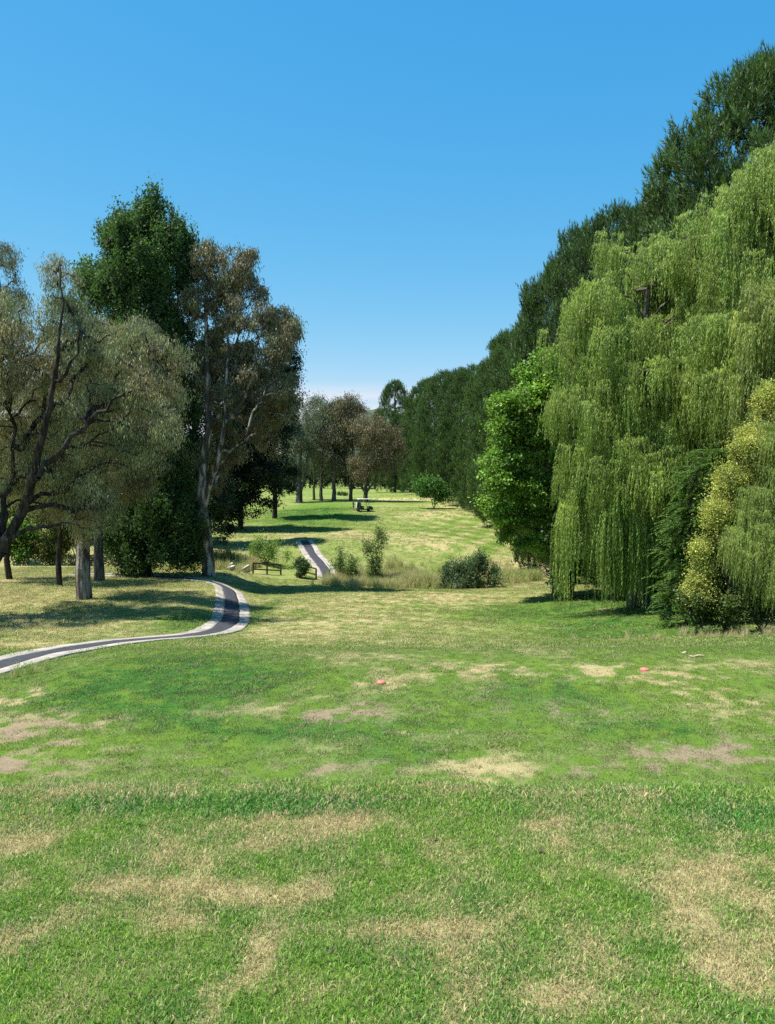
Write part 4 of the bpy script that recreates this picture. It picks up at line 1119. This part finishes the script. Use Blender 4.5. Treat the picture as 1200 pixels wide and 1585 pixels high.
# tall dry creek grass
def tall_src(nm, nb, rad, h, w, seed): return tuft(nm, nb, rad, h, w, .45, seed, mat=M_turf)
tT = [tall_src('reed_tuft', 44, .32, 1.15, .022, 90 + i) for i in range(6)]
def reed_field():
    rg = np.random.default_rng(77); P = []
    n = 6500
    x = rg.uniform(-7, 14, n); yc = 78.5 - .06 * x + 1.2 * np.sin(x * .13)
    y = yc + rg.standard_normal(n) * 2.3 - 1.4 + 1.2 * fbm(x, x * 0, 3, 2, 4)
    k0 = fbm(x, y, 2.2, 3, 19) + .25 * rg.standard_normal(n) > -.12; x = x[k0]; y = y[k0]
    x3 = rg.uniform(-22, -13, 900); y3 = 78.5 + rg.standard_normal(900) * 2; x = np.r_[x, x3]; y = np.r_[y, y3]
    xx = x
    nb = 1300; x2 = rg.normal(3.4, 3.0, nb); y2 = rg.normal(72.5, 1.6, nb); x = np.r_[x, x2]; y = np.r_[y, y2]
    m = ~near_path(x, y, 1.5); m &= ~((x > -13.6) & (x < -5.6) & (y > 73) & (y < 80))
    x = x[m]; y = y[m]; n = len(x)
    z = height(x, y)
    k = .55 + .45 * rg.random(n) + .35 * np.clip(fbm(x, y, 2.5, 2, 6), -1, 1)
    mix = np.clip(np.stack([.45 + .4 * fbm(x, y, 3, 2, 7) + .15 * rg.standard_normal(n), .25 + .2 * rg.standard_normal(n), .2 + 0 * x], 1), 0, 1)
    rot = np.stack([.1 * rg.standard_normal(n), .1 * rg.standard_normal(n), rg.random(n) * 6.28], 1)
    scatter('creek_grass', np.stack([x, y, z], 1), k, rot, mix, tT, 'tall dry straw and green grass growing in the creek bed')
reed_field()
def tussocks():
    rg = np.random.default_rng(78); n = 420
    x = 16.5 + 3.2 * rg.standard_normal(n); y = 31.2 + 1.3 * rg.standard_normal(n) + (x - 16) * -.06
    z = height(x, y)
    mix = np.clip(np.stack([.75 + .2 * rg.standard_normal(n), .3 + .2 * rg.standard_normal(n), .2 + 0 * x], 1), 0, 1)
    rot = np.stack([.15 * rg.standard_normal(n), .15 * rg.standard_normal(n), rg.random(n) * 6.28], 1)
    scatter('tussock_grass', np.stack([x, y, z], 1), .10 + .38 * rg.random(n) ** 2, rot, mix, tT[:3], 'dry pale tussock grass along the foot of the bushes at lower right')
tussocks()
# seedling weeds beside the path
wd_src = tT[3:5]
def weeds():
    g0 = ground(52, 1043, d0=12); rg = np.random.default_rng(5); n = 9
    x = g0[0] + rg.uniform(-.45, .45, n); y = g0[1] + rg.uniform(-.12, .12, n)
    scatter('path_weeds', np.stack([x, y, height(x, y)], 1), .22 + .12 * rg.random(n), np.stack([0 * x, 0 * x, x * 9], 1), np.stack([.25 + 0 * x, .2 + 0 * x, .3 + 0 * x], 1), wd_src, 'small weeds at the near edge of the path on the left')
weeds()

# ------------------------------------------------------------------ timber rails, culvert walls
M_wood = bark_mat('weathered_timber', (.085, .055, .040), (.17, .115, .085), scale=6, stretch=.4)
def rail(x0, x1, D0, D1_, label, h=.95, nb=3, low=False):
    a = gp(x0, D0); b_ = gp(x1, D1_); root = empty('wooden_railing', a, label, 'railing', 'wooden railings by the creek bridge')
    L = np.linalg.norm((b_ - a)[:2]); ang = math.atan2(b_[1] - a[1], b_[0] - a[0])
    for k in range(nb):
        p = a + (b_ - a) * k / (nb - 1); p[2] = height(p[0], p[1])
        MB().box(p - a + [0, 0, h / 2 - .1], (.13, .13, h + .2), ang).build('post', M_wood, root, .008)
    for k in range(nb - 1):
        p = a + (b_ - a) * k / (nb - 1); q = a + (b_ - a) * (k + 1) / (nb - 1)
        p[2] = height(p[0], p[1]); q[2] = height(q[0], q[1])
        for z, nm in ((h + .05, 'top_rail'), (h * .45, 'lower_rail')):
            if nm == 'lower_rail' and not low: continue
            m = (p + q) / 2 - a; m[2] = (p[2] + q[2]) / 2 - a[2] + z
            MB().box(m, (L / (nb - 1) + .1, .10, .13), ang, ry=-math.atan2(q[2] - p[2], L / (nb - 1))).build(nm, M_wood, root, .008)
    return root
rail(391, 434, 77, 79.0, 'longer weathered timber railing in front of the light green sapling', nb=3, low=True)
rail(471, 489, 78.5, 77.5, 'short weathered timber railing beside the foot of the far path', nb=2, low=True)
M_cw = plain('culvert_concrete', (.50, .46, .40), .9, var=.2, scale=3, bump=.4)
def wing(px, D, L, ang, tilt, label):
    b = gp(px, D); root = empty('concrete_wing_wall', b, label, 'concrete wall', 'concrete wing walls of the creek culvert')
    MB().box((0, 0, .22), (L, .35, .25), ang, ry=-tilt).build('concrete_beam', M_cw, root, .02)
    MB().box((0, 0, -.1), (L * .5, .25, .6), ang).build('footing', M_cw, root, .02)
wing(349, 75, 1.6, .5, .55, 'pale sunlit concrete wing wall just right of the mottled trunk')
wing(373, 75.5, 1.7, .4, .5, 'greyer concrete wing wall at the left end of the timber railing')
wing(357, 73.8, .9, 1.2, .1, 'low slab of concrete between the two wing walls')

# ------------------------------------------------------------------ tee markers, fallen bark, clods
M_red = plain('tee_marker_red', (.60, .16, .125), .55, var=.12, scale=20)
M_bark = plain('bark_strip', (.33, .26, .18), .9, var=.3, scale=20)
M_clod = plain('soil_clod', (.10, .07, .05), .95, var=.4, scale=30)
def marker(px, py, label):
    g0 = ground(px, py, d0=10); root = empty('tee_marker', g0, label, 'tee marker', 'red tee markers on the lower tee')
    n = 14; V = []; 
    prof = [(.10, 0), (.105, .02), (.088, .045), (.05, .062), (0.001, .068)]
    for r, z in prof:
        for k in range(n): t = 6.283 * k / n; V.append((r * math.cos(t), r * math.sin(t), z))
    Fs = [(j * n + i, j * n + (i + 1) % n, (j + 1) * n + (i + 1) % n, (j + 1) * n + i) for j in range(len(prof) - 1) for i in range(n)]
    m = MB(); m.add(V, Fs); m.build('marker_dome', M_red, root, smooth=True)
    MB().tube((0, 0, -.08), (0, 0, .01), .012).build('spike', M_bark, root)
marker(590, 1058, 'red tee marker near the middle of the lower tee')
marker(998, 1038, 'red tee marker on the right of the lower tee beside straw coloured turf')
def strip(px, py, L, ang, label, w=.05):
    g0 = ground(px, py, d0=10)
    n = 8; V = []; 
    for k in range(n + 1):
        t = k / n - .5; ww = w * (1 - (2 * t) ** 4 * .7)
        x, y = g0[0] + math.cos(ang) * L * t, g0[1] + math.sin(ang) * L * t + .03 * math.sin(5 * t)
        z = float(height(x, y)) + .035 + .015 * math.sin(7 * t)
        for s, dz in ((-1, 0), (0, .018), (1, 0)):
            V.append((x - math.sin(ang) * ww * s - g0[0], y + math.cos(ang) * ww * s - g0[1], z + dz - g0[2]))
    for k in range(n + 1):
        for s in range(3): v = V[k * 3 + s]; V.append((v[0], v[1], v[2] - .012))
    N_ = (n + 1) * 3; Fs = []
    for k in range(n):
        for s in range(2):
            a = k * 3 + s; Fs.append((a, a + 1, a + 4, a + 3)); Fs.append((N_ + a, N_ + a + 3, N_ + a + 4, N_ + a + 1))
        Fs.append((k * 3, k * 3 + 3, N_ + k * 3 + 3, N_ + k * 3)); Fs.append((k * 3 + 2, N_ + k * 3 + 2, N_ + k * 3 + 5, k * 3 + 5))
    Fs += [(0, N_, N_ + 1, 1), (1, N_ + 1, N_ + 2, 2), (n * 3, n * 3 + 1, N_ + n * 3 + 1, N_ + n * 3), (n * 3 + 1, n * 3 + 2, N_ + n * 3 + 2, N_ + n * 3 + 1)]
    m = MB(); m.add(V, Fs); o = m.build('bark_strip', M_bark, None, smooth=False); o.location = g0
    tag(o, label, 'fallen bark', 'strips of bark fallen on the grass')
strip(1059, 1012, .20, .3, 'short pale piece of fallen bark on the right of the lower tee')
strip(1078, 1017, .36, -.25, 'longer pale strip of fallen bark just right of the short piece')
strip(945, 1003, .5, .2, 'thin strip of fallen bark in front of the big willow')
def clod(px, py, r, label, mat, grp):
    g0 = ground(px, py); rg = np.random.default_rng(int(px))
    r = r * .75; V = []; Fs = []; nu, nv = 10, 6
    for j in range(nv + 1):
        for i in range(nu):
            th = math.pi * j / nv; ph = 6.283 * i / nu
            q = 1 + .35 * rg.standard_normal() * (0 < j < nv)
            q = max(.5, min(1.5, q))
            V.append((r * q * math.sin(th) * math.cos(ph), r * q * .8 * math.sin(th) * math.sin(ph), r * .55 * q * math.cos(th)))
    Fs = [(j * nu + i, j * nu + (i + 1) % nu, (j + 1) * nu + (i + 1) % nu, (j + 1) * nu + i) for j in range(nv) for i in range(nu)]
    m = MB(); m.add(V, Fs); o = m.build('soil_clod', mat, None, smooth=True); o.location = g0 + [0, 0, r * .5]
    tag(o, label, 'clod', grp)
clod(511, 1476, .014, 'dark clod of soil in the grass near the bottom centre of the photo', M_clod, 'soil clods on the raised tee')
clod(671, 1303, .020, 'dark clod of soil among straw patches near the tee crest', M_clod, 'soil clods on the raised tee')
clod(839, 1322, .018, 'brown clod of soil right of the straw patch near the tee crest', M_clod, 'soil clods on the raised tee')
clod(362, 1583, .012, 'dark clod of soil at the very bottom edge of the photo', M_clod, 'soil clods on the raised tee')
clod(600, 1341, .012, 'greyish clod of soil left of centre just below the crest', M_clod, 'soil clods on the raised tee')

# ------------------------------------------------------------------ golf cart and golfer
M_white = plain('cart_white', (.78, .77, .73), .4, var=.05, scale=3, bump=0)
M_black = plain('cart_black', (.018, .018, .020), .6, var=.2, scale=10, bump=0)
M_body = plain('cart_body_dark', (.035, .04, .05), .35, var=.1, scale=3, bump=0)
M_seat = plain('cart_seat', (.05, .045, .04), .7, var=.1, bump=0)
M_met = plain('cart_metal', (.25, .25, .26), .35, .8, var=.1, bump=0)
cb = gp(564, 133)
cart = empty('golf_cart', cb, 'dark golf cart with a white roof parked on the far fairway', 'golf cart', rz=R(-90) + .35)
# local: y forward, x across
cart.scale = (1.1, 1.1, 1.08)
m = MB()
m.prism([(-1.18, .28), (-1.18, .62), (-.75, .72), (-.25, .66), (-.1, .36), (.5, .34), (.62, .78), (.95, .80), (1.22, .58), (1.26, .30)], 1.12); m.build('body', M_body, cart, .03)
m = MB(); m.prism([(.70, .785), (.98, .815), (1.24, .60), (1.285, .42), (1.24, .58), (.97, .79)], .9); m.build('front_cowl', M_white, cart)
m = MB(); m.prism([(-.72, .70), (-.15, .70), (-.12, .84), (-.72, .82)], 1.05); m.prism([(-.74, .84), (-.58, .84), (-.68, 1.42), (-.80, 1.40)], 1.0); m.build('seat', M_seat, cart, .03)
m = MB(); m.box((0, -.05, 1.90), (1.22, 1.90, .07)); m.box((0, -.05, 1.945), (1.05, 1.7, .03)); m.build('roof', M_white, cart, .02)
for sx in (-1, 1):
    MB().tube((sx * .52, .62, .76), (sx * .52, .42, 1.87), .035).build('roof_post', M_met, cart)
    MB().tube((sx * .50, -.85, .70), (sx * .50, -.72, 1.87), .035).build('roof_post', M_met, cart)
    for yy in (-.82, .80):
        w = MB(); w.tube((sx * .50, yy, .23), (sx * .64, yy, .23), .23, n=20); wh = w.build('wheel', M_black, cart, smooth=False)
        MB().tube((sx * .62, yy, .23), (sx * .655, yy, .23), .12, n=14).build('hub_cap', M_white, wh)
MB().tube((-.28, .50, .80), (-.28, .22, 1.02), .018).tube((-.42, .20, 1.04), (-.14, .20, 1.04), .016).tube((-.28, .13, .96), (-.28, .27, 1.12), .016).build('steering_wheel', M_black, cart)
MB().box((0, -1.02, .80), (1.0, .30, .10)).build('bag_rack', M_black, cart)
for sx, cl in ((-.24, M_white), (.24, M_black)):
    bg_ = empty('golf_bag', cb, 'pale golf bag strapped on the back of the golf cart' if sx < 0 else 'black golf bag strapped on the back of the golf cart', 'golf bag', 'golf bags on the cart', rz=R(-90) + .35); bg_.scale = (1.1, 1.1, 1.08)
    MB().tube((sx, -1.12, .50), (sx, -.98, 1.38), .14, .17, 12).build('bag', cl, bg_)
    rgk = random.Random(int(sx * 100))
    for k in range(5):
        dx, dy = rgk.uniform(-.07, .07), rgk.uniform(-.06, .06)
        MB().tube((sx + dx, -1.0 + dy, 1.25), (sx + dx * 1.3, -.96 + dy, 1.25 + .16 + .1 * rgk.random()), .009).box((sx + dx * 1.3 + .03, -.96 + dy, 1.43), (.09, .03, .05)).build('golf_club', M_met, bg_)

def person(px, D, label, rz, top, legs, seed=0):
    g0 = gp(px, D); root = empty('person', g0, label, 'person', rz=rz)
    # one continuous body: skin modifier from the pelvis; face looks along +y
    J = {'pelvis': ((0, 0, .93), .135), 'waist': ((0, 0, 1.06), .125), 'chest': ((0, .01, 1.30), .150), 'neck0': ((0, 0, 1.46), .075), 'neck': ((0, .01, 1.53), .055),
         'jaw': ((0, .03, 1.60), .082), 'head': ((0, .02, 1.67), .098), 'crown': ((0, .01, 1.735), .078),
         'shL': ((-.19, 0, 1.42), .065), 'elL': ((-.27, -.03, 1.15), .042), 'wrL': ((-.25, .10, .93), .030), 'haL': ((-.24, .13, .86), .036),
         'shR': ((.19, 0, 1.42), .065), 'elR': ((.28, .02, 1.16), .042), 'wrR': ((.20, .22, 1.02), .030), 'haR': ((.17, .28, .98), .036),
         'hipL': ((-.10, 0, .88), .095), 'knL': ((-.115, .03, .50), .060), 'anL': ((-.12, -.01, .09), .040), 'toL': ((-.13, .15, .045), .038),
         'hipR': ((.10, 0, .88), .095), 'knR': ((.13, .01, .50), .060), 'anR': ((.15, -.03, .09), .040), 'toR': ((.17, .13, .045), .038)}
    keys = list(J); E = [('pelvis', 'waist'), ('waist', 'chest'), ('chest', 'neck0'), ('neck0', 'neck'), ('neck', 'jaw'), ('jaw', 'head'), ('head', 'crown'),
                         ('chest', 'shL'), ('shL', 'elL'), ('elL', 'wrL'), ('wrL', 'haL'), ('chest', 'shR'), ('shR', 'elR'), ('elR', 'wrR'), ('wrR', 'haR'),
                         ('pelvis', 'hipL'), ('hipL', 'knL'), ('knL', 'anL'), ('anL', 'toL'), ('pelvis', 'hipR'), ('hipR', 'knR'), ('knR', 'anR'), ('anR', 'toR')]
    Vv = [J[k][0] for k in keys]; Ee = [(keys.index(a), keys.index(b2)) for a, b2 in E]; rr = [J[k][1] for k in keys]
    for side, s in (('haL', -1), ('haR', 1)):                 # five fingers each
        w = Vector(J[side][0]); pw = Vector(J['wr' + side[-1]][0]); d = (w - pw).normalized(); acr = Vector((0, 1, 0)) if s < 0 else Vector((1, 0, 0))
        for f in range(5):
            ln = (.05, .075, .085, .078, .06)[f]; o_ = (f - 2) * .018
            dd = (d + (acr * -.9 if f == 0 else acr * .08 * (f - 2))).normalized()
            p1 = w + acr * o_ + dd * ln * .5 + d * .02; p2 = p1 + (dd * .8 + Vector((0, .35, -.2))) * ln * .5
            i0 = len(Vv); Vv += [tuple(p1), tuple(p2)]; rr += [.010, .008]; Ee += [(keys.index(side), i0), (i0, i0 + 1)]
    me = bpy.data.meshes.new('body'); me.from_pydata(Vv, Ee, []); me.update()
    o = mesh_obj('body', me, root)
    sk = o.modifiers.new('skin', 'SKIN'); sk.use_smooth_shade = True
    for i, r_ in enumerate(rr): me.skin_vertices[0].data[i].radius = (r_, r_ * (.78 if r_ > .12 else 1))
    me.skin_vertices[0].data[0].use_root = True
    sb = o.modifiers.new('sub', 'SUBSURF'); sb.levels = 1; sb.render_levels = 2
    mt, n, l = new_mat('figure')                              # skin and clothes by height and reach on the one body mesh
    out = n.new('ShaderNodeOutputMaterial'); p = n.new('ShaderNodeBsdfPrincipled'); p.inputs['Roughness'].default_value = .8
    t_ = n.new('ShaderNodeTexCoord'); s_ = n.new('ShaderNodeSeparateXYZ'); l.new(t_.outputs['Object'], s_.inputs[0])
    rp = n.new('ShaderNodeValToRGB'); rp.color_ramp.interpolation = 'CONSTANT'
    mm = n.new('ShaderNodeMath'); mm.operation = 'MULTIPLY'; mm.inputs[1].default_value = .5; l.new(s_.outputs[2], mm.inputs[0]); l.new(mm.outputs[0], rp.inputs[0])
    e = rp.color_ramp.elements; e[0].position = 0; e[0].color = (.3, .3, .3, 1); e[1].position = .055; e[1].color = (.35, .22, .16, 1)
    for pos, c in ((.245, legs), (.50, top), (.755, (.35, .22, .16))):
        q = rp.color_ramp.elements.new(pos); q.color = (*c, 1)
    l.new(rp.outputs[0], p.inputs['Base Color']); l.new(p.outputs[0], out.inputs[0]); me.materials.append(mt)
    # cap with peak, face
    m = MB(); n_ = 12; prof = [(.108, 1.68), (.106, 1.73), (.085, 1.775), (.045, 1.80), (.002, 1.805)]
    V_ = [(r_ * math.cos(6.283 * k / n_), .015 + r_ * math.sin(6.283 * k / n_), z_) for r_, z_ in prof for k in range(n_)]
    m.add(V_, [(j * n_ + i, j * n_ + (i + 1) % n_, (j + 1) * n_ + (i + 1) % n_, (j + 1) * n_ + i) for j in range(4) for i in range(n_)])
    m.box((0, .15, 1.69), (.14, .11, .012)); m.build('cap', M_black, root, smooth=False)
    MB().prism([(.0, 0), (.035, -.03), (.0, -.035)], .025, (0, .115, 1.665)).build('nose', mt, root)
    for sx in (-.035, .035): MB().box((sx, .112, 1.672), (.018, .008, .010)).build('eye', M_black, root)
    MB().box((0, .112, 1.600), (.045, .008, .008)).build('mouth', M_seat, root)
    for sx in (-.095, .095): MB().box((sx, .02, 1.65), (.02, .035, .055)).build('ear', mt, root, .006)
    return root
person(547, 133.5, 'golfer in dark clothes and cap standing left of the golf cart', R(-70), (.018, .02, .026), (.02, .022, .03))

print('TRIS', sum(t for _, t in TR), TR)
